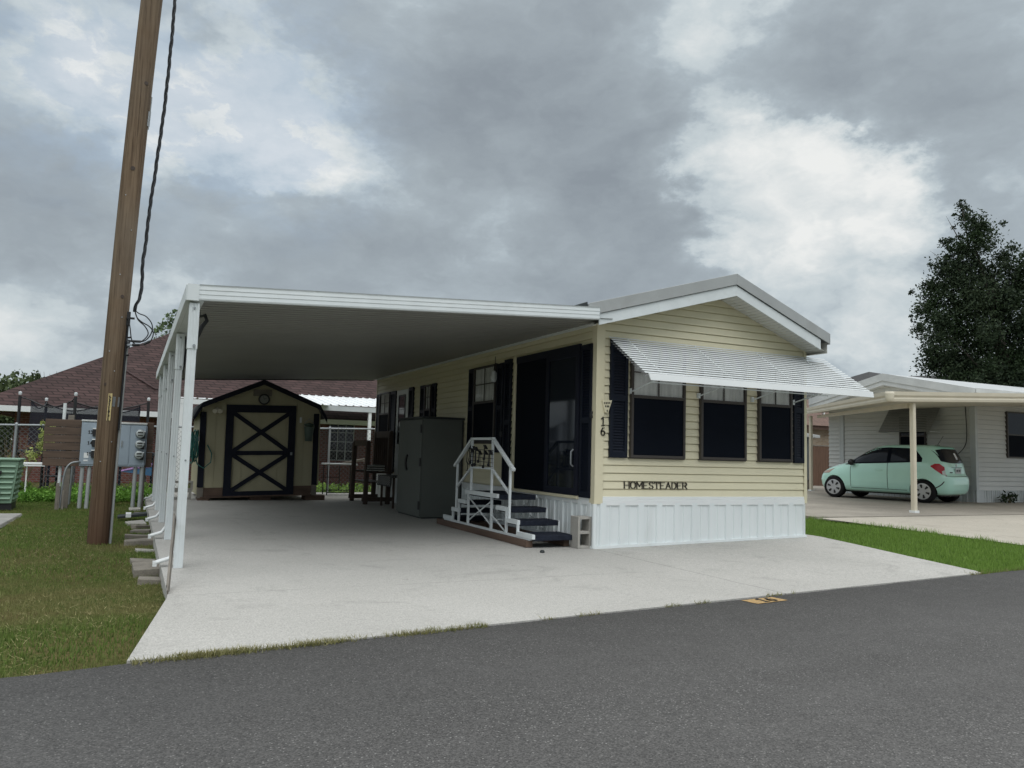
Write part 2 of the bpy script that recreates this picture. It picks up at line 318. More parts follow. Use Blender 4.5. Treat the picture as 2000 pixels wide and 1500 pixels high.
def m_shingle():
    m, t, b = newmat('maroon_shingle'); c = N('ShaderNodeTexCoord', t); s = N('ShaderNodeSeparateXYZ', t); LK(c.outputs['Object'], s.inputs[0], t)
    cb = N('ShaderNodeCombineXYZ', t); LK(mth('ADD', s.outputs[0], mth('MULTIPLY', s.outputs[1], .6, tree=t), tree=t), cb.inputs[0], t)
    LK(mth('MULTIPLY', s.outputs[2], 1.9, tree=t), cb.inputs[1], t)
    br = N('ShaderNodeTexBrick', t); LK(cb.outputs[0], br.inputs['Vector'], t)
    br.inputs['Color1'].default_value = (.047, .030, .029, 1); br.inputs['Color2'].default_value = (.075, .046, .044, 1); br.inputs['Mortar'].default_value = (.025, .017, .016, 1)
    br.inputs['Scale'].default_value = 1; br.inputs['Mortar Size'].default_value = .022; br.inputs['Brick Width'].default_value = .45; br.inputs['Row Height'].default_value = .19
    n = noise(c.outputs['Object'], 1.2, 6, .65, .2, t)
    cc = mixc(.45, br.outputs[0], ramp(n, [(.3, .25), (.7, .75)], t), t, 'OVERLAY')
    LK(cc, b.inputs['Base Color'], t); b.inputs['Roughness'].default_value = .9; b.inputs['Specular IOR Level'].default_value = .2; return m
K['shingle'] = m_shingle()
def m_net():
    m, t, b = newmat('trampoline_net'); b.inputs['Base Color'].default_value = (.006, .009, .02, 1); b.inputs['Roughness'].default_value = .8
    tr = N('ShaderNodeBsdfTransparent', t); mx = N('ShaderNodeMixShader', t); mx.inputs[0].default_value = .42
    LK(b.outputs[0], mx.inputs[1], t); LK(tr.outputs[0], mx.inputs[2], t); LK(mx.outputs[0], t.nodes['Material Output'].inputs[0], t); return m
K['net'] = m_net()
def m_mark():
    m, t, b = newmat('worn_yellow_paint'); V = objvec(t)
    n = noise(V, 22, 6, .7, .3, t)
    c = mixc(ramp(n, [(.36, 1), (.52, 0)], t), (.43, .275, .11), (.19, .14, .08), t)
    LK(c, b.inputs['Base Color'], t); b.inputs['Roughness'].default_value = .8; return m
K['mark'] = m_mark()

# ------------------------------------------------------------------ mesh builder
class MB:
    def __init__(s, tf=None): s.v = []; s.f = []; s.tf = tf; s.sm = []
    def add(s, vs, fs, smooth=False):
        o = len(s.v)
        if s.tf: vs = [s.tf(*p) for p in vs]
        s.v += [tuple(p) for p in vs]; s.f += [tuple(i + o for i in f) for f in fs]; s.sm += [smooth] * len(fs); return s
    def box(s, x0, x1, y0, y1, z0, z1):
        x0, x1 = min(x0, x1), max(x0, x1); y0, y1 = min(y0, y1), max(y0, y1); z0, z1 = min(z0, z1), max(z0, z1)
        v = [(x0, y0, z0), (x1, y0, z0), (x1, y1, z0), (x0, y1, z0), (x0, y0, z1), (x1, y0, z1), (x1, y1, z1), (x0, y1, z1)]
        return s.add(v, [(0, 3, 2, 1), (4, 5, 6, 7), (0, 1, 5, 4), (1, 2, 6, 5), (2, 3, 7, 6), (3, 0, 4, 7)])
    def hexa(s, v): return s.add(v, [(0, 3, 2, 1), (4, 5, 6, 7), (0, 1, 5, 4), (1, 2, 6, 5), (2, 3, 7, 6), (3, 0, 4, 7)])
    def bar(s, p, q, w, h=None, up=(0, 0, 1)):
        h = w if h is None else h; p = Vector(p); q = Vector(q); d = (q - p).normalized(); u = Vector(up)
        if abs(d.dot(u)) > .98: u = Vector((0, 1, 0))
        a = d.cross(u).normalized() * (w / 2); b = a.cross(d).normalized() * (h / 2)
        return s.hexa([p - a - b, p + a - b, q + a - b, q - a - b, p - a + b, p + a + b, q + a + b, q - a + b])
    def tube(s, pts, r, n=8, cap=True):
        pts = [Vector(p) for p in pts]; m = len(pts); rs = r if isinstance(r, (list, tuple)) else [r] * m
        vs = []; fs = []; prev = None
        for i, p in enumerate(pts):
            d = (pts[min(i + 1, m - 1)] - pts[max(i - 1, 0)]).normalized()
            if prev is None:
                u = Vector((0, 0, 1)) if abs(d.z) < .9 else Vector((1, 0, 0)); a = d.cross(u).normalized()
            else: a = (prev - d * prev.dot(d)).normalized()
            prev = a; b = d.cross(a)
            for k in range(n):
                t = 2 * math.pi * k / n; vs.append(p + (a * math.cos(t) + b * math.sin(t)) * rs[i])
        for i in range(m - 1):
            for k in range(n): fs.append((i * n + k, i * n + (k + 1) % n, (i + 1) * n + (k + 1) % n, (i + 1) * n + k))
        s.add(vs, fs, True)
        if cap:
            s.add(vs[:n], [tuple(range(n))]); s.add(vs[-n:], [tuple(range(n))])
        return s
    def prism(s, poly, f0, f1):
        '''poly: 2D points; f0/f1 map a 2D point to the two ends'''
        n = len(poly); v = [f0(*p) for p in poly] + [f1(*p) for p in poly]
        return s.add(v, [tuple(range(n))[::-1], tuple(range(n, 2 * n))] + [(i, (i + 1) % n, n + (i + 1) % n, n + i) for i in range(n)])
    def disc(s, c, axis, r, th, n=20, r2=None):
        c = Vector(c); d = Vector(axis).normalized(); return s.tube([c, c + d * th], [r, r if r2 is None else r2], n)
    def lathe(s, prof, c, n=20, axis='z'):
        vs = []; fs = []
        for r, z in prof:
            for k in range(n):
                t = 2 * math.pi * k / n; p = (r * math.cos(t), r * math.sin(t), z)
                if axis == 'x': p = (p[2], p[0], p[1])
                if axis == 'y': p = (p[0], p[2], p[1])
                vs.append((c[0] + p[0], c[1] + p[1], c[2] + p[2]))
        for i in range(len(prof) - 1):
            for k in range(n): fs.append((i * n + k, i * n + (k + 1) % n, (i + 1) * n + (k + 1) % n, (i + 1) * n + k))
        return s.add(vs, fs, True)
    def grid(s, P, smooth=True):
        a = len(P); b = len(P[0]); return s.add([p for r in P for p in r], [(i * b + j, i * b + j + 1, (i + 1) * b + j + 1, (i + 1) * b + j) for i in range(a - 1) for j in range(b - 1)], smooth)
    def build(s, name, mat, parent=None, bevel=0, label=None):
        me = bpy.data.meshes.new(name); me.from_pydata(s.v, [], s.f)
        me.polygons.foreach_set('use_smooth', s.sm); me.materials.append(mat); me.update()
        o = bpy.data.objects.new(name, me); COL.objects.link(o)
        if parent is not None: attach(o, parent)
        if bevel:
            b = o.modifiers.new('bevel', 'BEVEL'); b.width = bevel; b.segments = 2; b.limit_method = 'ANGLE'
        if label: o['label'] = label
        return o
ROOTM = {}
def attach(o, parent):
    o.parent = parent
    o.matrix_parent_inverse = ROOTM.get(parent.name, Matrix.Identity(4)).inverted()
def root(name, loc, label, cat, group=None):
    o = bpy.data.objects.new(name, None); COL.objects.link(o); o.location = loc; o.empty_display_size = .2
    ROOTM[o.name] = Matrix.Translation(loc); return tag(o, label, cat, group)
def tag(o, label, cat, group=None):
    o['label'] = label; o['category'] = cat
    if group: o['group'] = group
    return o
def kind(o, k='structure'): o['kind'] = k; return o
def copy_tree(o):
    c = o.copy(); COL.objects.link(c)
    ROOTM[c.name] = ROOTM.get(o.name, Matrix.Identity(4))
    for ch in list(o.children):
        d = ch.copy(); COL.objects.link(d); d.parent = c
        for g in list(ch.children):
            e = g.copy(); COL.objects.link(e); e.parent = d
    return c
def npmesh(name, V, F, mat, tint=None, parent=None):
    me = bpy.data.meshes.new(name); V = np.asarray(V, np.float32); F = np.asarray(F, np.int32); k = F.shape[1]
    me.vertices.add(len(V)); me.vertices.foreach_set('co', V.ravel())
    me.loops.add(F.size); me.loops.foreach_set('vertex_index', F.ravel())
    me.polygons.add(len(F)); me.polygons.foreach_set('loop_start', np.arange(len(F), dtype=np.int32) * k)
    me.update(calc_edges=True)
    if tint is not None:
        at = me.attributes.new('tint', 'FLOAT', 'POINT'); at.data.foreach_set('value', np.asarray(tint, np.float32))
    me.materials.append(mat); o = bpy.data.objects.new(name, me); COL.objects.link(o)
    if parent is not None: attach(o, parent)
    return o
def leaves(name, clumps, n_per, size, mat, parent=None, shell=.35, flat=1.0, seed=1, asp=.55):
    '''leaf quads scattered through ball-shaped clumps (x,y,z,r)'''
    g = np.random.default_rng(seed); Vs = []; Ts = []
    for (x, y, z, r) in clumps:
        n = max(20, int(n_per * r * r)); d = g.normal(size=(n, 3)); d /= np.linalg.norm(d, axis=1, keepdims=True)
        rad = r * (g.random(n) ** shell) * (1 + .22 * np.sin(d[:, 0] * 7 + x * 3) * np.cos(d[:, 2] * 6 + y) + .15 * g.normal(size=n))
        c = np.array([x, y, z]) + d * rad[:, None] * np.array([1, 1, flat])
        a = g.normal(size=(n, 3)); a /= np.linalg.norm(a, axis=1, keepdims=True)
        b = np.cross(a, g.normal(size=(n, 3))); b /= np.linalg.norm(b, axis=1, keepdims=True) + 1e-6
        s = size * (.6 + .8 * g.random(n))[:, None]
        q = np.stack([c - a * s, c - b * s * asp, c + a * s, c + b * s * asp], 1); Vs.append(q.reshape(-1, 3))
        base = g.random(n) * .75 + g.random() * .25; Ts.append(np.repeat(base, 4))
    V = np.concatenate(Vs); T = np.concatenate(Ts); F = np.arange(len(V)).reshape(-1, 4)
    return npmesh(name, V, F, mat, T, parent)
def blades(name, pts, h, w, mat, seed=3, lean=.5):
    g = np.random.default_rng(seed); P = np.asarray(pts, float); n = len(P)
    a = g.random(n) * 2 * np.pi; hh = h * (.5 + .9 * g.random(n)); ww = w * (.6 + .8 * g.random(n))
    side = np.stack([np.cos(a), np.sin(a), 0 * a], 1) * ww[:, None]
    l = g.random(n) * 2 * np.pi; lv = np.stack([np.cos(l), np.sin(l), 0 * l], 1) * (hh * lean * g.random(n))[:, None]
    top = P + lv; top[:, 2] += hh
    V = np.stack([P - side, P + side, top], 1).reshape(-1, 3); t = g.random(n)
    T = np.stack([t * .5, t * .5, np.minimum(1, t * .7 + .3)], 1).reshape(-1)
    return npmesh(name, V, np.arange(3 * n).reshape(-1, 3), mat, T)
def boxes(name, mat, parent, tf, lst, bevel=0, **kw):
    return [MB(tf).box(*q).build(name, mat, parent, bevel, **kw) for q in lst]
GL = {
 'H': ([[(0, 0), (0, 1)], [(.8, 0), (.8, 1)], [(0, .5), (.8, .5)]], .8), 'O': ([[(.2, 0), (0, .2), (0, .8), (.2, 1), (.55, 1), (.75, .8), (.75, .2), (.55, 0), (.2, 0)]], .75),
 'M': ([[(0, 0), (0, 1), (.45, .3), (.9, 1), (.9, 0)]], .9), 'E': ([[(0, 0), (0, 1)], [(0, 1), (.65, 1)], [(0, .5), (.5, .5)], [(0, 0), (.68, 0)]], .68),
 'S': ([[(.65, .85), (.45, 1), (.15, 1), (0, .8), (.1, .58), (.55, .42), (.65, .2), (.5, 0), (.15, 0), (0, .15)]], .65), 'T': ([[(.37, 0), (.37, 1)], [(0, 1), (.75, 1)], [(0, 1), (0, .85)], [(.75, 1), (.75, .85)]], .75),
 'A': ([[(0, 0), (.4, 1), (.8, 0)], [(.15, .35), (.65, .35)]], .8), 'D': ([[(0, 0), (0, 1), (.45, 1), (.7, .75), (.7, .25), (.45, 0), (0, 0)]], .7),
 'R': ([[(0, 0), (0, 1), (.5, 1), (.68, .85), (.68, .65), (.5, .5), (0, .5)], [(.35, .5), (.72, 0)]], .72),
 '0': ([[(.15, 0), (0, .2), (0, .8), (.15, 1), (.4, 1), (.55, .8), (.55, .2), (.4, 0), (.15, 0)]], .55), '1': ([[(.05, .8), (.28, 1), (.28, 0)], [(.05, 0), (.5, 0)]], .5),
 '3': ([[(0, .9), (.15, 1), (.4, 1), (.55, .8), (.35, .53), (.55, .3), (.4, 0), (.15, 0), (0, .1)]], .55), '4': ([[(.42, 0), (.42, 1), (0, .3), (.6, .3)]], .6),
 '5': ([[(.5, 1), (.05, 1), (.05, .55), (.35, .6), (.55, .4), (.5, .1), (.3, 0), (0, .08)]], .55), '6': ([[(.5, .95), (.25, .9), (.03, .5), (.03, .2), (.2, 0), (.38, 0), (.53, .18), (.53, .38), (.38, .55), (.2, .55), (.03, .35)]], .55),
 '7': ([[(0, 1), (.55, 1), (.2, 0)]], .55), '8': ([[(.28, .53), (.05, .7), (.1, .95), (.28, 1), (.46, .95), (.5, .7), (.28, .53), (.02, .3), (.08, .05), (.28, 0), (.48, .05), (.53, .3), (.28, .53)]], .55),
 '9': ([[(.05, .05), (.3, .1), (.52, .5), (.52, .8), (.35, 1), (.17, 1), (.02, .82), (.02, .62), (.17, .45), (.35, .45), (.52, .65)]], .55), '2': ([[(.02, .8), (.15, 1), (.4, 1), (.53, .8), (.5, .6), (0, 0), (.56, 0)]], .55)}
def write(mb, text, f, h, w, depth, gap=.28, serif=0, vertical=False, width=None, thin=.55):
    '''strokes of the letters as raised bars; f(u,v,d) maps letter space to the wall'''
    tot = sum(GL[c][1] for c in text) + gap * (len(text) - 1)
    sx = h if width is None else width / tot
    x = 0; y = 0
    for ch in text:
        lines, cw = GL[ch]
        for ln in lines:
            for (a, b) in zip(ln[:-1], ln[1:]):
                p = Vector((x + a[0] * sx, y + a[1] * h)); q = Vector((x + b[0] * sx, y + b[1] * h)); d = (q - p)
                if d.length < 1e-6: continue
                d.normalize(); ww = w * (1 if abs(d.y) > .5 else thin); nn = Vector((-d.y, d.x)) * ww / 2; e = d * ww * .35
                mb.prism([p - nn - e, q - nn + e, q + nn + e, p + nn - e], lambda u, v: f(u, v, 0), lambda u, v: f(u, v, depth))
        if serif:
            ends = [pt for ln in lines for pt in (ln[0], ln[-1]) if ch in 'HMTEADR' and pt[1] in (0, 1)]
            for pt in set(ends):
                cx = x + pt[0] * sx; cy = y + pt[1] * h; s2 = serif / 2
                mb.prism([(cx - s2, cy - w * .2), (cx + s2, cy - w * .2), (cx + s2, cy + w * .2), (cx - s2, cy + w * .2)], lambda u, v: f(u, v, 0), lambda u, v: f(u, v, depth * .9))
        if vertical: y -= h * 1.35
        else: x += (cw + gap) * sx
    return mb
# ================================================================== GROUND
def ye(x): return -3.16 + .1 * (x - .1)            # far kerb line of the road
def slz(x, y): return .02 * max(x, 0) * min(1, max(0, (y + 3) / 3))
def sl_left(y): return -4.90 if y > -1.8 else -4.90 - .145 * (-1.8 - y)
g = MB(); g.add([(-1200, -1200, -.2), (1200, -1200, -.2), (1200, 1200, -.2), (-1200, 1200, -.2)], [(0, 1, 2, 3)])
kind(g.build('ground', K['turf']))
g = MB(); P = []
for i in range(801):
    x = -160 + i * .4; j = .012 * math.sin(x * 9.1) + .01 * math.sin(x * 23 + 1) + rnd.uniform(-.008, .008)
    P.append([(x, ye(x) + j - .01, -.2), (x, ye(x) + j - .01, -.007), (x, ye(x) - 3.4, .022), (x, ye(x) - 7, -.007), (x, ye(x) - 7.01, -.19)])
g.grid(P); kind(g.build('road', K['asphalt']))
def lz(x, y): return -.022 - .103 * min(1, max(0, (y - ye(x)) / 3.5)) + .012 * math.sin(x * 2.1) * math.sin(y * 1.7) * min(1, max(0, (y - ye(x)) / 2))
g = MB(); P = []
for i in range(61):
    x = -60 + 56 * (i / 60) ** .5 if i < 60 else -4.0
    P.append([(x, ye(x) - .15 + (j / 60) * 21, lz(x, ye(x) - .15 + (j / 60) * 21)) for j in range(61)])
g.grid(P); kind(g.build('lawn', K['turf']))
def rz(x, y): return -.016 + .061 * min(1, max(0, (y + 3) / 3))
g = MB(); P = []
for i in range(25):
    x = 2.4 + 4.3 * i / 24
    P.append([(x, ye(x) - .12 + (j / 50) * 22, rz(x, ye(x) - .12 + (j / 50) * 22)) for j in range(51)])
g.grid(P); kind(g.build('grass_strip', K['turf_green']))
# the lot's own concrete slab
def sl_right(y):
    ks = [(-3.1, 2.98), (-2.8, 3.2), (-1.97, 3.38), (-.75, 3.66), (0, 3.8), (12, 3.9)]
    for (a, b), (c, d) in zip(ks[:-1], ks[1:]):
        if y <= c: return b + (d - b) * max(0, (y - a)) / (c - a)
    return 3.9
ys = [-3.65 + .15 * i for i in range(28)] + [.6 + .6 * i for i in range(20)]
P = []
for y in ys:
    row = []
    for k in range(25):
        t = k / 24; x = sl_left(y) * (1 - t) + sl_right(y) * t
        yy = max(y, ye(x) + .004); row.append((x, yy, slz(x, yy)))
    P.append(row)
g = MB(); g.grid(P, False)
edge = [r[0] for r in P] + P[-1][1:] + [r[-1] for r in P[::-1]][1:] + P[0][::-1][1:]
g.add([p for p in edge] + [(p[0] - .004 if p[0] < -4 else p[0], p[1], -.25) for p in edge], [(i, (i + 1) % len(edge), len(edge) + (i + 1) % len(edge), len(edge) + i) for i in range(len(edge))])
kind(g.build('driveway', K['slab']))
# the neighbour's paving
def nz(y): return .02 + .08 * min(1, max(0, (y + 2.4) / 4.6))
g = MB(); P = []
for i in range(21):
    x = 6.36 + (i / 20) * 30
    P.append([(x, max(ye(x) + .02, -3.2 + j * .28), nz(-3.2 + j * .28)) for j in range(21)])
g.grid(P); kind(g.build('neighbour_driveway', K['drive']))
g = MB(); g.add([(6.42, 2.55, .112), (7.4, 2.42, .112), (40, 2.42, .112), (40, 26, .112), (6.6, 26, .112)], [(0, 1, 2, 3, 4)])
g.add([(6.42, 2.55, .112), (7.4, 2.42, .112), (40, 2.42, .112), (40, 2.42, .0), (7.4, 2.42, .0), (6.42, 2.55, .0), (6.6, 26, .112), (6.6, 26, 0)], [(0, 1, 4, 5), (1, 2, 3, 4), (0, 5, 7, 6)])
kind(g.build('neighbour_pavement', K['pave']))
# painted lot number on the asphalt
t = root('painted_marking', (-.42, -3.35, -.03), 'faded yellow painted rectangle with black lot number on the asphalt', 'road marking')
mk = [(-.615, -3.285), (-.245, -3.25), (-.225, -3.41), (-.60, -3.455)]
def rdz(x, y): return -.007 + .029 * min(1, max(0, (ye(x) - .01 - y) / 3.39))
g = MB(); g.add([(x, y, rdz(x, y) + .004) for x, y in mk], [(0, 3, 2, 1)]); g.build('paint_patch', K['mark'], t)
g = MB(); write(g, '16', lambda u, v, d: (-.485 + u, -3.415 + v + .08 * u, rdz(-.45, -3.35) + .0075 + d * .1), .12, .022, .004); g.build('number', K['ink'], t)

# ---------------------------------------------------------------- grass
def scatter(n, x0, x1, y0, y1, ok, zf, seed, bias=None):
    gg = np.random.default_rng(seed); out = []
    X = gg.uniform(x0, x1, n); Y = gg.uniform(y0, y1, n) if bias is None else y0 + (y1 - y0) * gg.random(n) ** bias
    for x, y in zip(X, Y):
        if ok(x, y): out.append((x, y, zf(x, y) - .004))
    return out
pts = scatter(150000, -9.5, -4.88, -4.4, 11.5, lambda x, y: y > ye(x) - .03 and x < sl_left(y) + .012, lz, 5, 1.35)
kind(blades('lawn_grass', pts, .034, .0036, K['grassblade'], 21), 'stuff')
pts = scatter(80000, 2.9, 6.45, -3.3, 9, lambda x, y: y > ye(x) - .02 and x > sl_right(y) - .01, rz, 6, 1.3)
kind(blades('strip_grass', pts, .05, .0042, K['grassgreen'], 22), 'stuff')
pts = scatter(16000, -9, -4.9, -4.2, 6, lambda x, y: y > ye(x) - .02 and x < sl_left(y) and math.sin(x * 2.3 + y) + math.sin(y * 1.9 - x) + 1.6 * math.exp(-((x + 5.35) ** 2 + (y + .9) ** 2)) > -.35, lambda x, y: lz(x, y) + .012, 15, 1.6)
kind(blades('dry_grass', pts, .017, .0022, K['straw'], 27, 5.0), 'stuff')
gg = np.random.default_rng(9); pts = []
for i in range(5200):
    x = -5.15 + 2.15 * gg.random() ** 1.2; dens = .5 + .5 * math.sin(x * 7) * math.sin(x * 3.1 + 1)
    if gg.random() < .05 + dens * .9: pts.append((x, ye(x) + gg.normal() * .026 - .008, -.011))
for i in range(420):
    x = -4.95 + .95 * gg.random() ** 1.5
    if math.sin(x * 9) > -.2: pts += [(x + gg.normal() * .01, ye(x) + gg.normal() * .02 - .006, -.010) for k in range(2)]
for i in range(700):
    x = -3.0 + 3.1 * gg.random(); 
    if math.sin(x * 11) * math.sin(x * 5.3) > .25: pts.append((x, ye(x) + gg.normal() * .012 - .004, -.010))
for i in range(900):
    x = 2.9 + 2.6 * gg.random(); pts.append((x, ye(x) + abs(gg.normal()) * .06 - .03, -.011))
kind(blades('verge_weeds', pts, .030, .0032, K['weed'], 23, 1.3), 'stuff')
pts = []
for i in range(1500):
    y = -2.2 + 5 * gg.random(); 
    if math.sin(y * 6) + math.sin(y * 2.3) > -.3: pts.append((6.34 + gg.normal() * .03, y, rz(6.3, y)))
kind(blades('edge_weeds', pts, .085, .004, K['grassgreen'], 24, .8), 'stuff')

# ================================================================== MOBILE HOME
HW, HL = 3.54, 9.9
house = root('mobile_home', (1.77, 5, 0), 'cream sided mobile home with navy shutters, slatted awning and white skirting', 'mobile home')
F = lambda u, d, z: (u, -d, z)          # front wall frame: u along x, d outwards
S = lambda u, d, z: (-d, u, z)          # left wall frame: u along y, d outwards
XR, ZR, SL, SRR = 1.93, 3.62, .283, .385   # ridge and the two roof slopes
def rooftop(x): return ZR - (SL * (XR - x) if x < XR else SRR * (x - XR))
def lap(mb, u0, u1, z0, z1, step, lim=None, out=.013):
    '''lap siding: each course leans out to its lower lip'''
    z = z0
    while z < z1 - 1e-4:
        t = min(z + step, z1)
        if lim:
            a0, b0 = lim(z); a1, b1 = lim(t)
            if b0 - a0 < .02: break
            if b1 < a1: a1 = b1 = (a1 + b1) / 2
        else: a0, b0, a1, b1 = u0, u1, u0, u1
        k = out * (t - z) / step; g_ = min(.0125, (t - z) * .4); tm = t - g_; r_ = -.012
        mb.add([(a0, k, z), (b0, k, z), (b1, .001, tm), (a1, .001, tm), (a1, r_, tm), (b1, r_, tm), (b1, r_, t), (a1, r_, t), (a0, r_, z), (b0, r_, z)], [(0, 1, 2, 3), (3, 2, 5, 4), (4, 5, 6, 7), (8, 9, 1, 0)])
        z = t
w = MB()
w.tf = F
def glim(z):
    zt = z + .17
    return (max(0, XR - (ZR - zt) / SL), min(HW, XR + (ZR - zt) / SRR))
lap(w, 0, HW, .64, 3.5, .1, glim)
w.tf = S; lap(w, 0, HL, .64, 2.86, .1)
w.tf = None
w.box(.03, HW, .02, HL, .12, 2.8)
w.add([(0.03, .02, 2.8), (HW, .02, 2.8), (HW, .02, 2.9), (XR, .02, 3.42), (.03, .02, 2.9)], [(0, 1, 2, 3, 4)])
w.add([(0.03, HL, 2.8), (HW, HL, 2.8), (HW, HL, 2.9), (XR, HL, 3.42), (.03, HL, 2.9)], [(0, 4, 3, 2, 1)])
w.build('wall', K['cream'], house)
t = MB(); t.prism([(-.022, -.022), (.1, -.022), (.1, -.0135), (-.0135, -.0135), (-.0135, .1), (-.022, .1)], lambda u, v: (u, v, .55), lambda u, v: (u, v, 2.86)); t.build('corner_trim', K['cream_trim'], house)
t = MB(); t.prism([(HW - .035, -.022), (HW + .02, -.022), (HW + .02, .06), (HW + .002, .06), (HW + .002, -.0135), (HW - .035, -.0135)], lambda u, v: (u, v, .55), lambda u, v: (u, v, 2.82)); t.build('corner_trim', K['cream_trim'], house)
t = MB(); t.box(-.018, -.003, HL - .06, HL + .01, .55, 2.84); t.build('corner_trim', K['cream_trim'], house)
# skirting: white box-rib metal with a flashing above and a base rail
sk = MB()
def ribs(mb, L, z0, z1, pitch, z0b=None):
    u = 0; prof = []
    while u < L:
        for du, d in ((0, .0), (.05, .0), (.058, .022), (.125, .022), (.133, 0), (.175, 0), (.181, .010), (.19, .010), (.196, 0)):
            if u + du * pitch / .23 < L: prof.append((u + du * pitch / .23, d))
        u += pitch
    prof.append((L, 0)); zb = z0b or (lambda u: z0)
    vs = [(u, .004 + d, zb(u)) for u, d in prof] + [(u, .004 + d, z1) for u, d in prof]; n = len(prof)
    mb.add(vs, [(i, i + 1, n + i + 1, n + i) for i in range(n - 1)])
sk.tf = F; ribs(sk, HW, 0, .56, .285, lambda u: .02 * u + .004)
sk.tf = S; ribs(sk, HL, .004, .56, .235)
sk.tf = F
sk.hexa([(0, .0, .0), (HW, .0, .02 * HW), (HW, .034, .02 * HW), (0, .034, .0), (0, .0, .035), (HW, .0, .02 * HW + .03), (HW, .034, .02 * HW + .03), (0, .034, .035)])
sk.tf = S; sk.box(0, HL, 0, .034, .002, .03)
sk.tf = None
sk.tube([(-.005, -.005, .004), (-.005, -.005, .55)], .03, 10)
sk.build('skirting', K['skirt'], house)
b = MB(F); b.box(.1, HW - .03, .0, .024, .53, .60); b.box(.1, HW - .03, 0, .018, .60, .642)
b.tf = S; b.box(.1, HL - .1, 0, .022, .53, .625)
b.build('skirt_band', K['white_clean'], house, .004)
# roof
rf = MB()
for (xa, xb) in ((-.37, XR), (XR, 3.63)):
    za, zb = rooftop(xa), rooftop(xb)
    rf.hexa([(xa, -.37, za - .03), (xb, -.37, zb - .03), (xb, HL + .3, zb - .03), (xa, HL + .3, za - .03), (xa, -.37, za), (xb, -.37, zb), (xb, HL + .3, zb), (xa, HL + .3, za)])
roof = rf.build('roof', K['roofmetal'], house)
fa = MB()
for (xa, xb) in ((-.37, XR), (XR, 3.63)):
    za, zb = rooftop(xa) + .008, rooftop(xb) + .008
    fa.hexa([(xa, -.385, za - .15), (xb, -.385, zb - .15), (xb, -.372, zb - .15), (xa, -.372, za - .15), (xa, -.385, za), (xb, -.385, zb), (xb, -.372, zb), (xa, -.372, za)])
fa.box(3.632, 3.645, -.385, HL + .3, rooftop(3.63) - .15, rooftop(3.63) + .006)
fa.build('drip_edge', K['roofmetal'], roof, .004)
fr = MB()
for (xa, xb) in ((-.21, XR), (XR, 3.48)):
    za, zb = rooftop(xa) - .145, rooftop(xb) - .145
    fr.hexa([(xa, -.362, za - .14), (xb, -.362, zb - .15), (xb, -.345, zb - .15), (xa, -.345, za - .14), (xa, -.362, za), (xb, -.362, zb), (xb, -.345, zb), (xa, -.345, za)])
fr.build('fascia', K['white'], roof, .003)
sf = MB()
for (xa, xb) in ((-.2, XR), (XR, 3.62)):
    n = 26; zo = -.262
    for i in range(n):
        x0 = xa + (xb - xa) * i / n; x1 = xa + (xb - xa) * (i + .9) / n; x2 = xa + (xb - xa) * (i + 1) / n
        sf.add([(x0, -.344, rooftop(x0) + zo), (x1, -.344, rooftop(x1) + zo), (x1, .01, rooftop(x1) + zo), (x0, .01, rooftop(x0) + zo)], [(0, 1, 2, 3)])
        sf.add([(x1, -.344, rooftop(x1) + zo + .008), (x2, -.344, rooftop(x2) + zo + .008), (x2, .01, rooftop(x2) + zo + .008), (x1, .01, rooftop(x1) + zo + .008)], [(0, 1, 2, 3)])
sf.add([(HW + .02, -.344, 2.69), (3.625, -.344, 2.69), (3.625, HL + .2, 2.69), (HW + .02, HL + .2, 2.69)], [(0, 1, 2, 3)])
sf.add([(3.625, -.344, 2.69), (3.625, HL + .2, 2.69), (3.625, HL + .2, 2.85), (3.625, -.344, 2.85)], [(0, 1, 2, 3)])
sf.build('soffit', K['soffit'], roof)
dk = MB(); dk.hexa([(-.52, -.36, 2.90), (-.374, -.36, 2.91), (-.374, -.1, 2.91), (-.52, -.1, 2.90), (-.50, -.36, 2.955), (-.374, -.36, 3.0), (-.374, -.1, 3.0), (-.50, -.1, 2.955)]); dk.build('roof_edge_flashing', K['charcoal_trim'], roof, .006)

def hung_window(fr, u0, u1, z0, z1, zm, name='window', slack=0, hid=False):
    '''single-hung window: bronze frame, upper lights with curtain and grille, dark sun screen below'''
    f = MB(fr); e = .035
    f.box(u0, u0 + e, .0, .06, z0, z1); f.box(u1 - e, u1, .0, .06, z0, z1)
    f.box(u0 + e, u1 - e, .0, .06, z0, z0 + e); f.box(u0 + e, u1 - e, .0, .06, z1 - e, z1); f.box(u0 + e, u1 - e, .0, .056, zm - .02, zm + .02)
    f.box(u0 - .012, u1 + .012, .0, .03, z0 - .012, z0)
    w = f.build(name, K['bronze'], house, .003)
    c = MB(fr); n = 44; P0 = []
    for i in range(n + 1):
        u = u0 + e + (u1 - u0 - 2 * e) * i / n; d = .026 + .004 * math.sin(i * 1.35) + .003 * math.sin(i * .61 + 1)
        P0.append([(u, d, zm + .02), (u, d, z1 - e)])
    c.grid(P0); c.build('curtain', K['curtain'], w)
    m = MB(fr); um = (u0 + u1) / 2; m.box(um - .009, um + .009, .042, .05, zm + .02, z1 - e); zc = (zm + z1) / 2; m.box(u0 + e, um - .01, .042, .048, zc - .008, zc + .008); m.box(um + .01, u1 - e, .042, .048, zc - .008, zc + .008)
    m.build('grille', K['bronze'], w)
    gl = MB(fr); gl.box(u0 + e, u1 - e, .037, .039, zm + .02, z1 - e); gl.build('pane', K['thin_glass'], w)
    s = MB(fr); s.box(u0 + e, u1 - e, .02, .046, z0 + e, zm - .02)
    s.build('sun_screen', K['screen'], w)
    return w
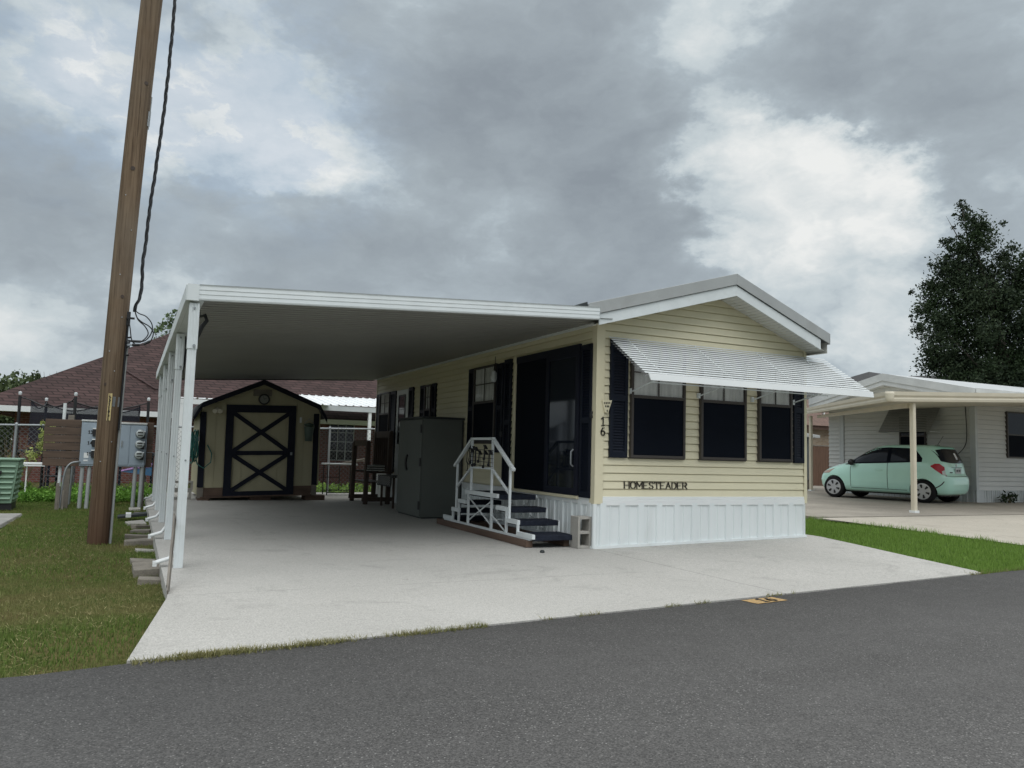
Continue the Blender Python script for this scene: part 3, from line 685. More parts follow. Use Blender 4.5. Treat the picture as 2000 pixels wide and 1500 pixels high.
m_, t_, b_ = newmat('window_glass'); b_.inputs['Base Color'].default_value = (.02, .02, .022, 1); b_.inputs['Roughness'].default_value = .03
_tr = N('ShaderNodeBsdfTransparent', t_); _mx = N('ShaderNodeMixShader', t_); _mx.inputs[0].default_value = .86
LK(b_.outputs[0], _mx.inputs[1], t_); LK(_tr.outputs[0], _mx.inputs[2], t_); LK(_mx.outputs[0], t_.nodes['Material Output'].inputs[0], t_); K['thin_glass'] = m_
def shutter(fr, u0, u1, z0, z1):
    s = MB(fr); e = .045
    s.box(u0, u0 + e, .0, .042, z0, z1); s.box(u1 - e, u1, .0, .042, z0, z1)
    zm = (z0 + z1) / 2
    for a, b in ((z0, z0 + .07), (zm - .035, zm + .035), (z1 - .07, z1)): s.box(u0 + e, u1 - e, .0, .042, a, b)
    s.box(u0 + e, u1 - e, .0, .020, z0 + .07, z1 - .07)
    for a, b in ((z0 + .07, zm - .035), (zm + .035, z1 - .07)):
        n = int((b - a) / .034)
        for i in range(n):
            z = a + (b - a) * i / n; h = (b - a) / n
            s.add([(u0 + e, .036, z), (u1 - e, .036, z), (u1 - e, .021, z + h * .92), (u0 + e, .021, z + h * .92)], [(0, 1, 2, 3)])
            s.add([(u0 + e, .021, z), (u1 - e, .021, z), (u1 - e, .036, z), (u0 + e, .036, z)], [(0, 1, 2, 3)])
    return s.build('shutter', K['navy'], house)
hung_window(F, .49, 1.35, 1.135, 2.55, 1.92)
hung_window(F, 1.61, 2.40, 1.135, 2.55, 1.92)
hung_window(F, 2.63, 3.25, 1.135, 2.55, 1.92)
shutter(F, .18, .445, 1.13, 2.63); shutter(F, 3.30, 3.49, 1.12, 2.62)
# left wall, under the carport
hung_window(S, 2.98, 3.86, 1.30, 2.57, 1.97); shutter(S, 2.72, 2.96, 1.15, 2.56); shutter(S, 3.88, 4.12, 1.2, 2.57)
hung_window(S, 8.72, 9.5, 1.42, 2.45, 1.96); shutter(S, 8.3, 8.68, .35 + .3, 2.45); shutter(S, 9.55, 9.8, 1.42, 2.44)
hung_window(S, 6.0, 6.35, 1.45, 2.44, 1.95); shutter(S, 5.76, 5.97, 1.4, 2.45); shutter(S, 6.38, 6.66, 1.4, 2.45)
shutter(S, .07, .33, .615, 2.57)
shutter(S, 2.43, 2.67, .64, 2.60)
# white door with an oval light
d = MB(S); d.box(7.42, 8.2, 0, .04, .62, 2.44); dr = d.build('door', K['white'], house, .004)
d = MB(S); d.box(7.60, 8.0, .041, .047, 1.3, 2.30); d.build('door_window', K['glass'], dr)
d = MB(S); d.box(7.57, 7.6, .041, .056, 1.27, 2.33); d.box(8.0, 8.03, .041, .056, 1.27, 2.33); d.box(7.6, 8.0, .041, .056, 1.27, 1.3); d.box(7.6, 8.0, .041, .056, 2.3, 2.33); d.build('door_window_frame', K['charcoal_trim'], dr)
shutter(S, 7.1, 7.38, 1.2, 2.46)
# sliding patio door
sd = MB(S)
sd.box(2.25, 2.30, 0, .05, .60, 2.61); sd.box(.36, 2.25, 0, .05, .585, .625)
slide = sd.build('sliding_door', K['cream_trim'], house, .004)
p = MB(S); p.box(.37, 2.245, .0, .04, 2.50, 2.60); p.box(1.19, 1.27, .0, .05, .63, 2.50); p.box(.37, .45, .0, .05, .63, 2.50); p.box(.45, 1.19, .0, .05, .63, .72); p.box(.45, 1.19, .02, .05, 2.44, 2.50)
p.build('door_frame', K['shedtrim'], slide, .003)
p = MB(S); p.box(.45, 1.19, .01, .034, .72, 2.44); p.build('glass_panel', K['glass'], slide)
p = MB(S); p.box(1.27, 2.245, .0, .03, .63, 2.50); p.build('screen_panel', K['screen'], slide)
p = MB(S); p.tube([(.47, .05, 1.0), (.47, .085, 1.03), (.47, .085, 1.19), (.47, .05, 1.22)], .011, 8); p.build('handle', K['galv'], slide)
# wall lamp, and the small fittings on the left wall
l = MB(S); l.box(2.66, 2.86, 0, .03, 2.50, 2.57); l.tube([(2.8, .03, 2.53), (2.8, .14, 2.55), (2.8, .16, 2.44)], .012); l.tube([(2.8, .14, 2.55), (2.8, .14, 2.66)], .006)
la = l.build('wall_lamp', K['blackp'], house)
l = MB(S); l.lathe([(.025, .05), (.045, .02), (.047, -.07), (.035, -.12), (.0, -.13)], (2.8, .16, 2.38)); l.build('lamp_globe', K['greyskirt'], la)
l = MB(S); l.disc((2.72, .013, 1.44), (0, 1, 0), .045, .04, 14); l.build('door_bell', K['blackp'], house)
# window awning of aluminium slats
aw = MB(); lo = MB(); n = 17
ax0, ax1, ay0, az0, ay1, az1 = .14, 3.90, -.035, 2.66, -.86, 2.12; n = 16
for i in range(n):
    t0 = i / n; t1 = (i + .52) / n
    ya, za = ay0 + (ay1 - ay0) * t0, az0 + (az1 - az0) * t0; yb, zb = ay0 + (ay1 - ay0) * t1, az0 + (az1 - az0) * t1
    aw.hexa([(ax0, yb, zb - .003), (ax1, yb, zb - .003), (ax1, ya, za - .003), (ax0, ya, za - .003), (ax0, yb, zb), (ax1, yb, zb), (ax1, ya, za), (ax0, ya, za)])
    if i < n - 1:      # the lower pan that closes the gap, set back under the upper ones; its dark grey paints the shade between slats
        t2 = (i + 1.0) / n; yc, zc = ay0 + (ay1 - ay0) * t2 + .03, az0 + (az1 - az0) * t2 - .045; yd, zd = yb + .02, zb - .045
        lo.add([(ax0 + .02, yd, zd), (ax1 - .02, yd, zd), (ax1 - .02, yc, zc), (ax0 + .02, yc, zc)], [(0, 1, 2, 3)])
awn = aw.build('awning', MT('awning_slat', (.57, .595, .60), .5, var=.06, vs=3), house); lo.build('lower_pan', MT('shade_grey_pan', (.15, .155, .155), .7), awn)
a = MB(); a.hexa([(ax0 + .04, ay1 - .035, az1 - .075), (ax1, ay1 - .035, az1 - .075), (ax1, ay1 - .02, az1 - .075), (ax0 + .04, ay1 - .02, az1 - .075), (ax0 + .02, ay1 - .02, az1 + .005), (ax1 + .0, ay1 - .02, az1 + .005), (ax1 + .0, ay1 + .0, az1 + .005), (ax0 + .02, ay1 + .0, az1 + .005)])
a.build('front_bar', K['white_clean'], awn, .003)
for x in (.42, 1.5, 2.58, 3.45): MB().bar((x, ay0 + .0, az0 - .012), (x, ay1 + .01, az1 - .012), .018, .008).build('slat_rib', K['white'], awn)
for x in (.50, 1.58, 2.52, 3.28):
    a = MB(); a.bar((x, -.05, 1.98), (x + .0, ay1 + .10, az1 + .02), .014, .014); a.box(x - .015, x + .015, -.055, -.014, 1.95, 2.02); a.build('support_arm', K['white'], awn)
MB().bar((.52, -.42, 2.075), (3.55, -.42, 2.075), .013, .013).build('tie_bar', K['white'], awn)
# lettering
g = MB(F); write(g, 'HOMESTEADER', lambda u, v, d: (.425 + u, .0095 + d, .748 + v - .006 * u), .080, .0135, .010, gap=.26, serif=.028, width=.985, thin=.5)
tag(g.build('name_lettering', K['letter']), 'dark brown HOMESTEADER lettering mounted on the cream siding', 'lettering')
g = MB(F); write(g, '1', lambda u, v, d: (.055 + u, .0225 + d, 1.525 + v), .105, .014, .010, serif=0); write(g, '6', lambda u, v, d: (.055 + u, .0225 + d, 1.405 + v), .10, .014, .010)
tag(g.build('house_number', K['ink']), 'black house number 16 stacked on the cream corner trim', 'house number')
t = root('wall_ornament', (.13, -.03, 1.76), 'small white perforated fan shaped wall ornament above the house number', 'wall ornament')
g = MB(F); g.prism([(.05, 1.84), (.21, 1.85), (.15, 1.69), (.10, 1.69)], lambda u, v: (u, .023, v), lambda u, v: (u + (.13 - u) * .1, .045, v)); g.build('back_plate', K['cream_trim'], t, .004)
boxes('piercing', K['ink'], t, F, [(u - .007, u + .007, .0455, .049, z - .012, z + .012) for (u, z) in ((.09, 1.81), (.115, 1.81), (.14, 1.812), (.165, 1.815), (.105, 1.77), (.13, 1.77), (.15, 1.77), (.13, 1.715))])
g = MB(S); g.tube([(.06, .03, 1.62), (.06, .045, 1.66), (.06, .03, 1.70)], .018, 10); tag(g.build('wall_hook', K['blackp']), 'small black oval fitting on the corner of the cream house', 'wall fitting')

# ================================================================== CARPORT
cp = root('carport', (-2.4, 4.8, 0), 'white aluminium carport roof with ribbed underside attached to the cream home', 'carport')
CY0, CY1 = -.40, 10.15
def cz(x): return 2.825 + .06 * x
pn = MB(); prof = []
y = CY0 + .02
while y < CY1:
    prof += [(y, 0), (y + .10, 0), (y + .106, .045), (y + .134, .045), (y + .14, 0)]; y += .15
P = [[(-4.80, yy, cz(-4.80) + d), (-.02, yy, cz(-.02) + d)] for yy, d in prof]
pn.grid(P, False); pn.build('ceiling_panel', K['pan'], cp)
pn = MB(); pn.hexa([(-4.80, CY0 + .02, cz(-4.8) + .06), (-.25, CY0 + .02, cz(-.25) + .06), (-.25, CY1, cz(-.25) + .06), (-4.80, CY1, cz(-4.8) + .06), (-4.80, CY0 + .02, cz(-4.8) + .11), (-.25, CY0 + .02, cz(-.25) + .11), (-.25, CY1, cz(-.25) + .11), (-4.80, CY1, cz(-4.8) + .11)])
pn.build('roof_deck', K['white'], cp)
f = MB(); x0, x1 = -4.83, -.23
steps = [(0, .0), (.005, .014), (.002, .05), (.007, .056), (.003, .094), (.008, .10), (.004, .135), (.010, .15)]
for i in range(len(steps) - 1):
    (d0, h0), (d1, h1) = steps[i], steps[i + 1]
    f.add([(x0, CY0 - d0, cz(x0) - .012 + h0), (x1, CY0 - d0, cz(x1) - .022 + h0), (x1, CY0 - d1, cz(x1) - .022 + h1), (x0, CY0 - d1, cz(x0) - .012 + h1)], [(0, 1, 2, 3)])
f.add([(x0, CY0, cz(x0) - .012), (x1, CY0, cz(x1) - .022), (x1, CY0 + .05, cz(x1) - .022), (x0, CY0 + .05, cz(x0) - .012)], [(0, 3, 2, 1)])
f.add([(x0, CY0 - .014, cz(x0) + .138), (x1, CY0 - .014, cz(x1) + .128), (x1, CY0 + .06, cz(x1) + .128), (x0, CY0 + .06, cz(x0) + .138)], [(0, 1, 2, 3)])
f.add([(x1, CY0 - .012, cz(x1) - .022), (x1, CY0 + .05, cz(x1) - .022), (x1, CY0 + .05, cz(x1) + .128), (x1, CY0 - .012, cz(x1) + .128)], [(0, 1, 2, 3)])
f.box(x0 - .004, x0 + .10, CY0 - .018, CY0 + .01, cz(x0) - .016, cz(x0) + .142)
f.build('front_fascia', K['white'], cp)
f = MB(); f.box(-4.845, -4.80, CY0, CY1, cz(-4.8) - .02, cz(-4.8) + .135); f.box(-4.80, -4.68, CY0 + .03, CY1, cz(-4.8) - .02, cz(-4.8) - .008)
f.build('side_gutter', K['white'], cp, .004)
f = MB(); f.hexa([(-4.8, CY1, cz(-4.8) - .02), (-.03, CY1, cz(0) - .02), (-.03, CY1 + .04, cz(0) - .02), (-4.8, CY1 + .04, cz(-4.8) - .02), (-4.8, CY1, cz(-4.8) + .13), (-.03, CY1, cz(0) + .13), (-.03, CY1 + .04, cz(0) + .13), (-4.8, CY1 + .04, cz(-4.8) + .13)])
f.build('back_fascia', K['charcoal_trim'], cp)
f = MB(); f.box(-.06, -.016, 0, HL, 2.795, 2.825); f.build('wall_rail', K['white'], cp)
PY = (-.33, 2.03, 4.28, 6.5, 8.77)
def post_mb(y):
    m = MB(); m.box(-4.80, -4.72, y - .04, y + .04, .0, 2.16); m.box(-4.806, -4.714, y - .048, y + .048, 2.06, 2.50)
    for k in range(3):
        xx = -4.79 + .027 * k; m.box(xx, xx + .01, y - .0535, y - .048, 2.06, 2.50); m.box(xx, xx + .01, y - .044, y - .04, .01, 2.06)
    return m
for i, y in enumerate(PY):
    po = post_mb(y).build('post', K['white'], cp, .003)
    e = MB(); yb = y + .11
    for k in range(3): e.tube([(-4.775, yb - .022 + .022 * k, .26), (-4.785, yb - .022 + .022 * k, .14), (-4.83, yb - .022 + .022 * k, .075), (-4.93, yb - .022 + .022 * k, .045), (-4.965, yb - .022 + .022 * k, .03)], .017, 8)
    e.box(-4.795, -4.755, yb - .035, yb + .035, .2, 2.5)
    e.box(-4.975, -4.94, yb - .036, yb + .036, .006, .052)
    e.build('downspout', K['white_clean'], po)
    for p_, q_, r_ in (((-4.76, y - .055, 2.45), (-4.76, y - .062, 2.45), .012), ((-4.745, y - .05, 2.09), (-4.745, y - .066, 2.09), .014), ((-4.755, y - .04, 1.0), (-4.755, y - .05, 1.0), .009)): MB().tube([p_, q_], r_, 8).build('bolt', K['galv'], po)
t = root('hanging_strap', (-4.68, -.1, 2.4), 'black ratchet strap hanging from the carport beam beside the front post', 'strap')
g = MB(); g.tube([(-4.70, .02, 2.51), (-4.69, .0, 2.43), (-4.64, -.05, 2.44), (-4.62, -.05, 2.39), (-4.66, -.03, 2.33), (-4.70, 0, 2.2), (-4.71, 0, 2.12)], [.012, .016, .02, .02, .024, .016, .006], 8); g.build('strap', K['blackp'], t)
g = MB(); g.tube([(-4.71 + .015 * math.sin(a), 0, 2.095 + .02 * math.cos(a)) for a in np.linspace(0, 6.28, 12)], .004, 6); g.build('hook', K['galv'], t)
t = root('spare_strap', (-4.68, 2.2, 2.3), 'black strap hanging behind the second carport post', 'strap')
g = MB(); g.tube([(-4.70, 2.22, 2.5), (-4.67, 2.2, 2.36), (-4.69, 2.2, 2.2), (-4.71, 2.2, 2.02)], [.012, .025, .02, .006], 8); g.build('strap', K['blackp'], t)
g = MB(); g.bar((-4.81, -.30, .46), (-4.895, -1.62, .016), .085, .012, up=(1, 0, .2)); g.bar((-4.83, -.62, .37), (-4.90, -1.72, .008), .05, .008, up=(1, 0, .1))
tag(g.build('leaning_board', K['greywood']), 'thin grey strip leaning on the front carport post', 'board')
# ================================================================== ENTRY STEPS
st = root('entry_steps', (-.46, 1.8, 0), 'white metal entry steps with navy carpet treads, railing and brown timber base', 'steps')
g = MB()
for x0, x1 in ((-.80, -.71), (-.27, -.19)): g.box(x0, x1, .28, 3.42, .003, .085)
for y in (1.0, 2.6, 3.3): g.box(-.71, -.27, y, y + .08, .004, .08)
g.build('base_timber', K['oldwood'], st, .004)
TR = [(.20, .62, .155), (.62, .96, .295), (.96, 1.27, .435), (1.27, 2.36, .585), (2.36, 2.62, .435), (2.62, 2.88, .295), (2.88, 3.2, .155)]
for y0, y1, z in TR:
    g = MB(); yf, ye_ = (y0 - .015, y1 - .004) if y0 < 2 else (y0 + .004, y1 + .015); g.box(-.735, -.165, yf, ye_, z - .065, z); g.build('tread', K['carpet'], st, .008)
g = MB(); X = -.75; XF = -.16
for xx in (X, XF):
    g.box(xx - .014, xx + .014, .26, 3.2, .088, .118)
    for y0, y1, z in TR:
        if xx == X: g.box(xx - .02, xx + .02, y0 - .02, y1 + (.0 if y1 < 3 else .02), z - .045, z + .012)
        else: g.box(xx - .012, xx + .014, y0 - .01, y0 + .03, z - .045, z + .0)
    for y, zt in ((.62, .28), (.96, .41), (1.44, .55), (2.26, .55), (2.62, .41), (2.85, .28)): g.bar((xx, y, .11), (xx, y, zt), .03)
    g.bar((xx, 1.44, .16), (xx, 2.26, .50), .016); g.bar((xx + .012, 2.26, .16), (xx + .012, 1.44, .50), .016); g.bar((xx, .98, .12), (xx, 1.42, .30), .014)
for y in (1.44, 2.26): g.bar((X, y, .24), (XF, y, .24), .02)
g.build('frame', K['white'], st)
g = MB()
for y, za, zb in ((.88, .30, .965), (1.46, .585, 1.33), (2.18, .585, 1.33), (2.73, .30, .965)): g.bar((X, y, za), (X, y, zb), .031)
g.bar((X, 1.43, 1.34), (X, 2.21, 1.34), .05, .036); g.bar((X, 1.46, 1.345), (X, .78, .93), .05, .036); g.bar((X, 2.18, 1.345), (X, 2.84, .93), .05, .036)
g.bar((X, 1.47, .93), (X, 2.17, .93), .03); g.bar((X, 1.46, .93), (X, .89, .62), .03); g.bar((X, 2.18, .93), (X, 2.72, .62), .03)
g.build('railing', K['white'], st, .004)
t = root('wire_music_art', (-.78, 1.8, 1.05), 'black wire wall art of a music staff with notes hung on the stair railing', 'wall art')
g = MB()
for k in range(5): z = .955 + .055 * k; g.tube([(-.785, 1.36 - .02 * 0, z), (-.785, 2.2, z + .02)], .0045, 6)
for y in (1.37, 1.52, 1.66, 1.8, 1.95, 2.07, 2.19): g.tube([(-.785, y, .95), (-.785, y + .01, 1.185)], .0035, 6)
g.build('staff_grid', K['blackp'], t)
for (y, z, h) in ((1.48, .98, .2), (1.64, 1.06, .11), (1.66, .95, .30), (1.84, 1.02, .15), (1.97, .97, .25), (2.05, .96, .27), (2.13, 1.0, .2)):
    g = MB(); g.lathe([(0, -.02), (.02, -.012), (.024, 0), (.02, .012), (0, .02)], (-.80, y, z), 10, 'x'); g.bar((-.80, y - .02, z), (-.80, y - .03, z + h), .012, .012); g.bar((-.80, y - .03, z + h), (-.80, y - .10, z + h - .05), .04, .012, up=(0, 0, 1))
    g.build('note', K['blackp'], t)
g = MB(); g.tube([(-.79, 2.2, .97), (-.79, 2.29, 1.0), (-.79, 2.27, 1.13), (-.79, 2.2, 1.2), (-.79, 2.17, 1.1), (-.79, 2.25, .98), (-.79, 2.24, .88), (-.79, 2.29, .88)], .006, 6); g.build('clef', K['blackp'], t)
# ------------------------------------------------------------------ concrete block beside the steps
g = MB(); bx0, bx1, by0, by1 = -.205, -.012, .045, .235
for z0, z1 in ((.002, .034), (.178, .214), (.358, .39)): g.box(bx0 + .03, bx1 - .03, by0, by1, z0, z1)
g.box(bx0, bx0 + .03, by0, by1, .002, .39); g.box(bx1 - .03, bx1, by0, by1, .002, .39)
tag(g.build('concrete_block', K['block'], None, .003), 'grey two-hole concrete block standing on end beside the navy steps', 'concrete block')
g = MB(); g.lathe([(0, .035), (.02, .03), (.032, .01), (.025, .0), (0, 0)], (-.82, -.18, .0), 9)
tag(g.build('small_stone', K['charcoal_trim']), 'small dark stone lying on the pale concrete in front of the steps', 'stone')
# ------------------------------------------------------------------ storage cabinet
t = root('storage_cabinet', (-.33, 5.2, 0), 'tall charcoal storage cabinet with crescent moon ornament standing against the house wall', 'cabinet')
CX0, CX1, CY_, CY2, CH = -.76, -.03, 4.32, 5.62, 1.695
g = MB(); g.box(CX0, CX1, CY_, CY2, .02, CH); g.build('body', K['charcoal'], t, .004)
g = MB(); g.box(CX0 - .035, CX1 + .012, CY_ - .03, CY2 + .02, CH + .002, CH + .04); g.build('top', K['charcoal_trim'], t, .004)
MB().box(CX1 - .02, CX1 + .002, CY_ - .010, CY_ - .001, .02, CH).build('edge_trim', K['charcoal_trim'], t); MB().box(CX0 + .02, CX1 - .02, CY_ + .02, CY2 - .02, .0, .019).build('plinth', K['charcoal_trim'], t)
g = MB(); g.box(CX0 - .022, CX0 - .002, CY_ + .02, CY2 - .02, .04, CH - .02); dr = g.build('door', K['charcoal'], t, .004)
for z in (.22, .95, 1.52):
    g = MB(); g.box(CX0 - .032, CX0 - .023, CY_ + .025, CY_ + .08, z - .07, z + .07); g.tube([(CX0 - .028, CY_ + .018, z - .07), (CX0 - .028, CY_ + .018, z + .07)], .010); g.build('hinge', K['blackp'], dr)
YM = 5.0
g = MB(); po = [(YM + .15 * math.sin(a), .93 + .15 * math.cos(a)) for a in np.linspace(.35, math.pi - .35, 16)] + [(YM - .03 + .115 * math.sin(a), .93 + .13 * math.cos(a)) for a in np.linspace(math.pi - .4, .4, 14)]
g.prism(po, lambda u, v: (CX0 - .023, u, v), lambda u, v: (CX0 - .045, u, v)); g.build('moon_ornament', K['blackp'], dr)

# ================================================================== GARDEN SHED (leans a little)
shed = root('garden_shed', (-2.75, 9, 0), 'tan barn style garden shed with black trim and crossed door at the carport end', 'garden shed')
SA = R(1.7)
def sh(u, d, z):   # shed frame: u across the front, d towards the camera
    return (-2.75 + u * math.cos(SA) - z * math.sin(SA) * .35, 9 - d, .05 + z + u * math.sin(SA))
prof = [(-1.19, .07), (1.19, .07), (1.19, 1.86), (1.16, 1.98), (0, 2.44), (-1.16, 1.98), (-1.19, 1.86)]
g = MB(); g.prism(prof, lambda u, v: sh(u, 0, v), lambda u, v: sh(u, -2.3, v)); g.tf = sh
for k in range(13):
    u = -1.08 + k * .18; zt = min(1.95, 1.98) if abs(u) > 1.16 else 2.44 - abs(u) * .397
    g.box(u, u + .168, .001, .012, .24, zt - .02)
    g.box(u - .012, u, .0005, .004, .24, zt - .02)
g.build('wall', K['shed'], shed)
g = MB(sh)
ro = [(-1.36, 1.70), (-1.20, 1.99), (0, 2.50), (1.20, 1.99), (1.36, 1.70)]; ri = [(-1.31, 1.68), (-1.165, 1.95), (0, 2.44), (1.165, 1.95), (1.31, 1.68)]
for i in range(4):
    q = [ro[i], ro[i + 1], ri[i + 1], ri[i]]
    vs = [(u, .16, z) for u, z in q] + [(u, -2.4, z) for u, z in q]
    g.add(vs, [(0, 1, 2, 3), (7, 6, 5, 4), (0, 4, 5, 1), (1, 5, 6, 2), (2, 6, 7, 3), (3, 7, 4, 0)])
rf_ = g.build('roof', K['shingle_dark'], shed)
g = MB(sh)
for i in range(4):
    (u0, z0), (u1, z1) = ro[i], ro[i + 1]; e = .105
    g.add([(u0, .165, z0 + .004), (u1, .165, z1 + .004), (u1, .165, z1 - e), (u0, .165, z0 - e), (u0, .19, z0 + .004), (u1, .19, z1 + .004), (u1, .19, z1 - e), (u0, .19, z0 - e)], [(3, 2, 1, 0), (4, 5, 6, 7), (0, 1, 5, 4), (2, 3, 7, 6), (1, 2, 6, 5), (3, 0, 4, 7)])
g.build('barge_board', K['shedtrim'], rf_)
for sg in (-1, 1): MB().prism([(sg * 1.10, 0), (sg * 1.10, .03), (sg * 1.215, .03), (sg * 1.215, -.1), (sg * 1.2, -.1), (sg * 1.2, 0)], lambda u, v: sh(u, v, .25), lambda u, v: sh(u, v, 1.80)).build('corner_board', K['shedtrim'], shed)
boxes('corner_foot', K['greywood'], shed, sh, [(-1.21, -1.10, 0, .035, .03, .24), (1.10, 1.21, 0, .035, .03, .24)])
boxes('base_board', K['oldwood'], shed, sh, [(-1.09, -.72, 0, .032, .06, .235), (.72, 1.09, 0, .032, .06, .235), (-1.15, 1.1, -.02, .06, .03, .058)])
g = MB(); g.hexa([(-3.95, 8.95, -.01), (-3.72, 8.95, -.01), (-3.72, 9.4, -.01), (-3.95, 9.4, -.01), (-3.95, 8.95, .05), (-3.72, 8.95, .055), (-3.72, 9.4, .055), (-3.95, 9.4, .05)])
g.build('footing', K['oldwood'], shed)
boxes('footing', K['oldwood'], shed, None, [(x, x + .42, 9.05, 9.5, 0, .075 + (x + 2.75) * .03) for x in (-2.9, -1.75)])
g = MB(sh); dz0, dz1, du0, du1 = .06, 1.965, -.715, .715
e = .15
g.box(du0, du0 + e, .014, .05, dz0, dz1); g.box(du1 - e, du1, .014, .05, dz0, dz1); g.box(du0 + e, du1 - e, .014, .05, dz1 - .16, dz1); g.box(du0 + e, du1 - e, .014, .05, dz0, dz0 + .09)
zm = .95; g.box(du0 + e, du1 - e, .014, .046, zm - .045, zm + .045)
def brace(p, q, w):
    p = Vector(p); q = Vector(q); d = (q - p).normalized(); nn = Vector((-d.y, d.x)) * w / 2
    g.prism([p - nn, q - nn, q + nn, p + nn], lambda u, v: (u, .014, v), lambda u, v: (u, .043, v))
for za, zb in ((dz0 + .09, zm - .02), (zm + .02, dz1 - .16)):
    brace((du0 + e - .02, za), (du1 - e + .02, zb), .085); 
    q = g; 
    pa, pb = Vector((du0 + e - .02, zb)), Vector((du1 - e + .02, za)); d = (pb - pa).normalized(); nn = Vector((-d.y, d.x)) * .0425
    g.prism([pa - nn, pb - nn, pb + nn, pa + nn], lambda u, v: (u, .014, v), lambda u, v: (u, .041, v))
g.build('door_trim', K['shedtrim'], shed)
g = MB(sh); g.box(.62, .66, .051, .075, .90, .96); g.build('latch', K['galv'], shed)
g = MB(sh); g.box(-.19, .19, .013, .03, 2.16, 2.30); g.build('gable_vent', K['greywood'], shed)
t = root('wall_clock', (-2.72, 8.95, 2.15), 'round black rimmed clock hung above the shed door', 'clock')
c0 = Vector(sh(.03, .032, 2.09))
g = MB(); g.lathe([(.088, 0), (.115, -.004), (.118, -.03), (.10, -.036), (.088, -.02)], c0, 24, 'y'); g.build('rim', K['blackp'], t)
g = MB(); g.tube([c0 + Vector((0, -.004, 0)), c0 + Vector((0, -.012, 0))], .09, 24); g.build('face', K['cream_trim'] if False else MT('dull_clock_face', (.22, .225, .21), .5), t)
g = MB(); g.bar(c0 + Vector((0, -.016, 0)), c0 + Vector((.05, -.016, .03)), .012, .006); g.bar(c0 + Vector((0, -.02, 0)), c0 + Vector((-.02, -.02, .07)), .008, .006); g.build('hands', K['ink'], t)
t = root('flood_light', (-3.66, 8.95, 1.9), 'beige twin flood light high on the left of the shed front', 'light')
c0 = Vector(sh(-.90, .012, 1.84))
g = MB(); g.lathe([(.06, 0), (.06, -.03), (.03, -.04), (0, -.04)], c0, 16, 'y'); g.build('base', K['creamn'], t)
for dx in (-.05, .05):
    g = MB(); q = c0 + Vector((dx, -.05, -.02)); g.lathe([(.025, 0), (.035, -.05), (.05, -.09), (.045, -.095), (0, -.085)], q, 14, 'y'); g.build('lamp_head', K['creamn'], t)
t = root('hanging_bucket', (-1.75, 8.93, 1.4), 'grey green metal bucket planter hung on the right of the shed front', 'bucket')
c0 = Vector(sh(.98, .14, 1.20))
g = MB(); g.lathe([(0, 0), (.075, 0), (.105, .30), (.112, .31), (.10, .305), (.07, .02)], c0, 20); g.build('pail', K['galv'] if False else MT('green_grey_metal', (.11, .15, .13), .5, metal=.3), t)
g = MB(); g.tube([c0 + Vector((.105 * math.cos(a), 0, .3 + .16 * math.sin(a))) for a in np.linspace(0, math.pi, 12)], .006, 6); g.tube([c0 + Vector((0, 0, .46)), c0 + Vector((0, .1, .50))], .006); g.build('handle', K['galv'], t)
g = MB(); g.lathe([(.03, 0), (.09, .03), (.12, .06), (.04, .09), (0, .1)], c0 + Vector((0, 0, .30)), 14); g.build('lid', MT('dark_green_metal', (.05, .08, .06), .6), t)
g = MB(sh); g.box(.80, .84, .013, .03, 1.60, 1.72); tag(g.build('thermometer', K['white']), 'small white thermometer strip on the shed beside the door', 'thermometer')
# coiled hose on the shed's left corner
t = root('garden_hose', (-4.05, 9.0, 1.2), 'green garden hose coiled on the left corner of the tan shed', 'hose')
hx = sh(-1.24, 0, 1.15)
for k in range(9):
    g = MB(); a0 = k * .9; rr = .235 + .03 * math.sin(k * 2.3); c0 = Vector((hx[0] - .02 - .016 * k, hx[1] - .10 + .02 * math.sin(k), hx[2] + .05 * math.cos(k * 1.7)))
    g.tube([c0 + Vector((.02 * math.sin(2 * a + k), rr * math.cos(a) * .8, -.06 + (rr + .05) * math.sin(a))) for a in np.linspace(a0, a0 + 6.1, 26)], .012, 8); g.build('loop', K['hose'], t)
g = MB(); g.tube([(hx[0] - .05, hx[1] - .04, hx[2] - .2), (hx[0] + .0, hx[1] - .16, hx[2] - .42), (hx[0] + .12, hx[1] - .2, hx[2] - .5), (hx[0] + .26, hx[1] - .12, hx[2] - .38), (hx[0] + .27, hx[1] - .1, hx[2] - .2), (hx[0] + .18, hx[1] - .08, hx[2] - .02)], .012, 8); g.build('hanging_end', K['hose'], t)
g = MB(); g.box(hx[0] - .05, hx[0] + .02, hx[1] - .15, hx[1] + .05, hx[2] + .05, hx[2] + .14); g.build('hanger', K['galv'], t)
# block stack left of the shed
for i, z in enumerate((0, .192)):
    g = MB(); dx = .02 * i
    for q in (0, .36): g.box(-4.45 + dx + q, -4.41 + dx + q, 9.2, 9.4, z, z + .19)
    g.box(-4.41 + dx, -4.09 + dx, 9.2, 9.4, z, z + .04); g.box(-4.41 + dx, -4.09 + dx, 9.2, 9.4, z + .15, z + .19); g.box(-4.27 + dx, -4.23 + dx, 9.2, 9.4, z + .04, z + .15)
    tag(g.build('hollow_block', K['block']), ('grey hollow block on the slab beside the left corner of the shed, under another', 'grey hollow block on top of another beside the left corner of the shed')[i], 'block', 'hollow blocks beside the shed')
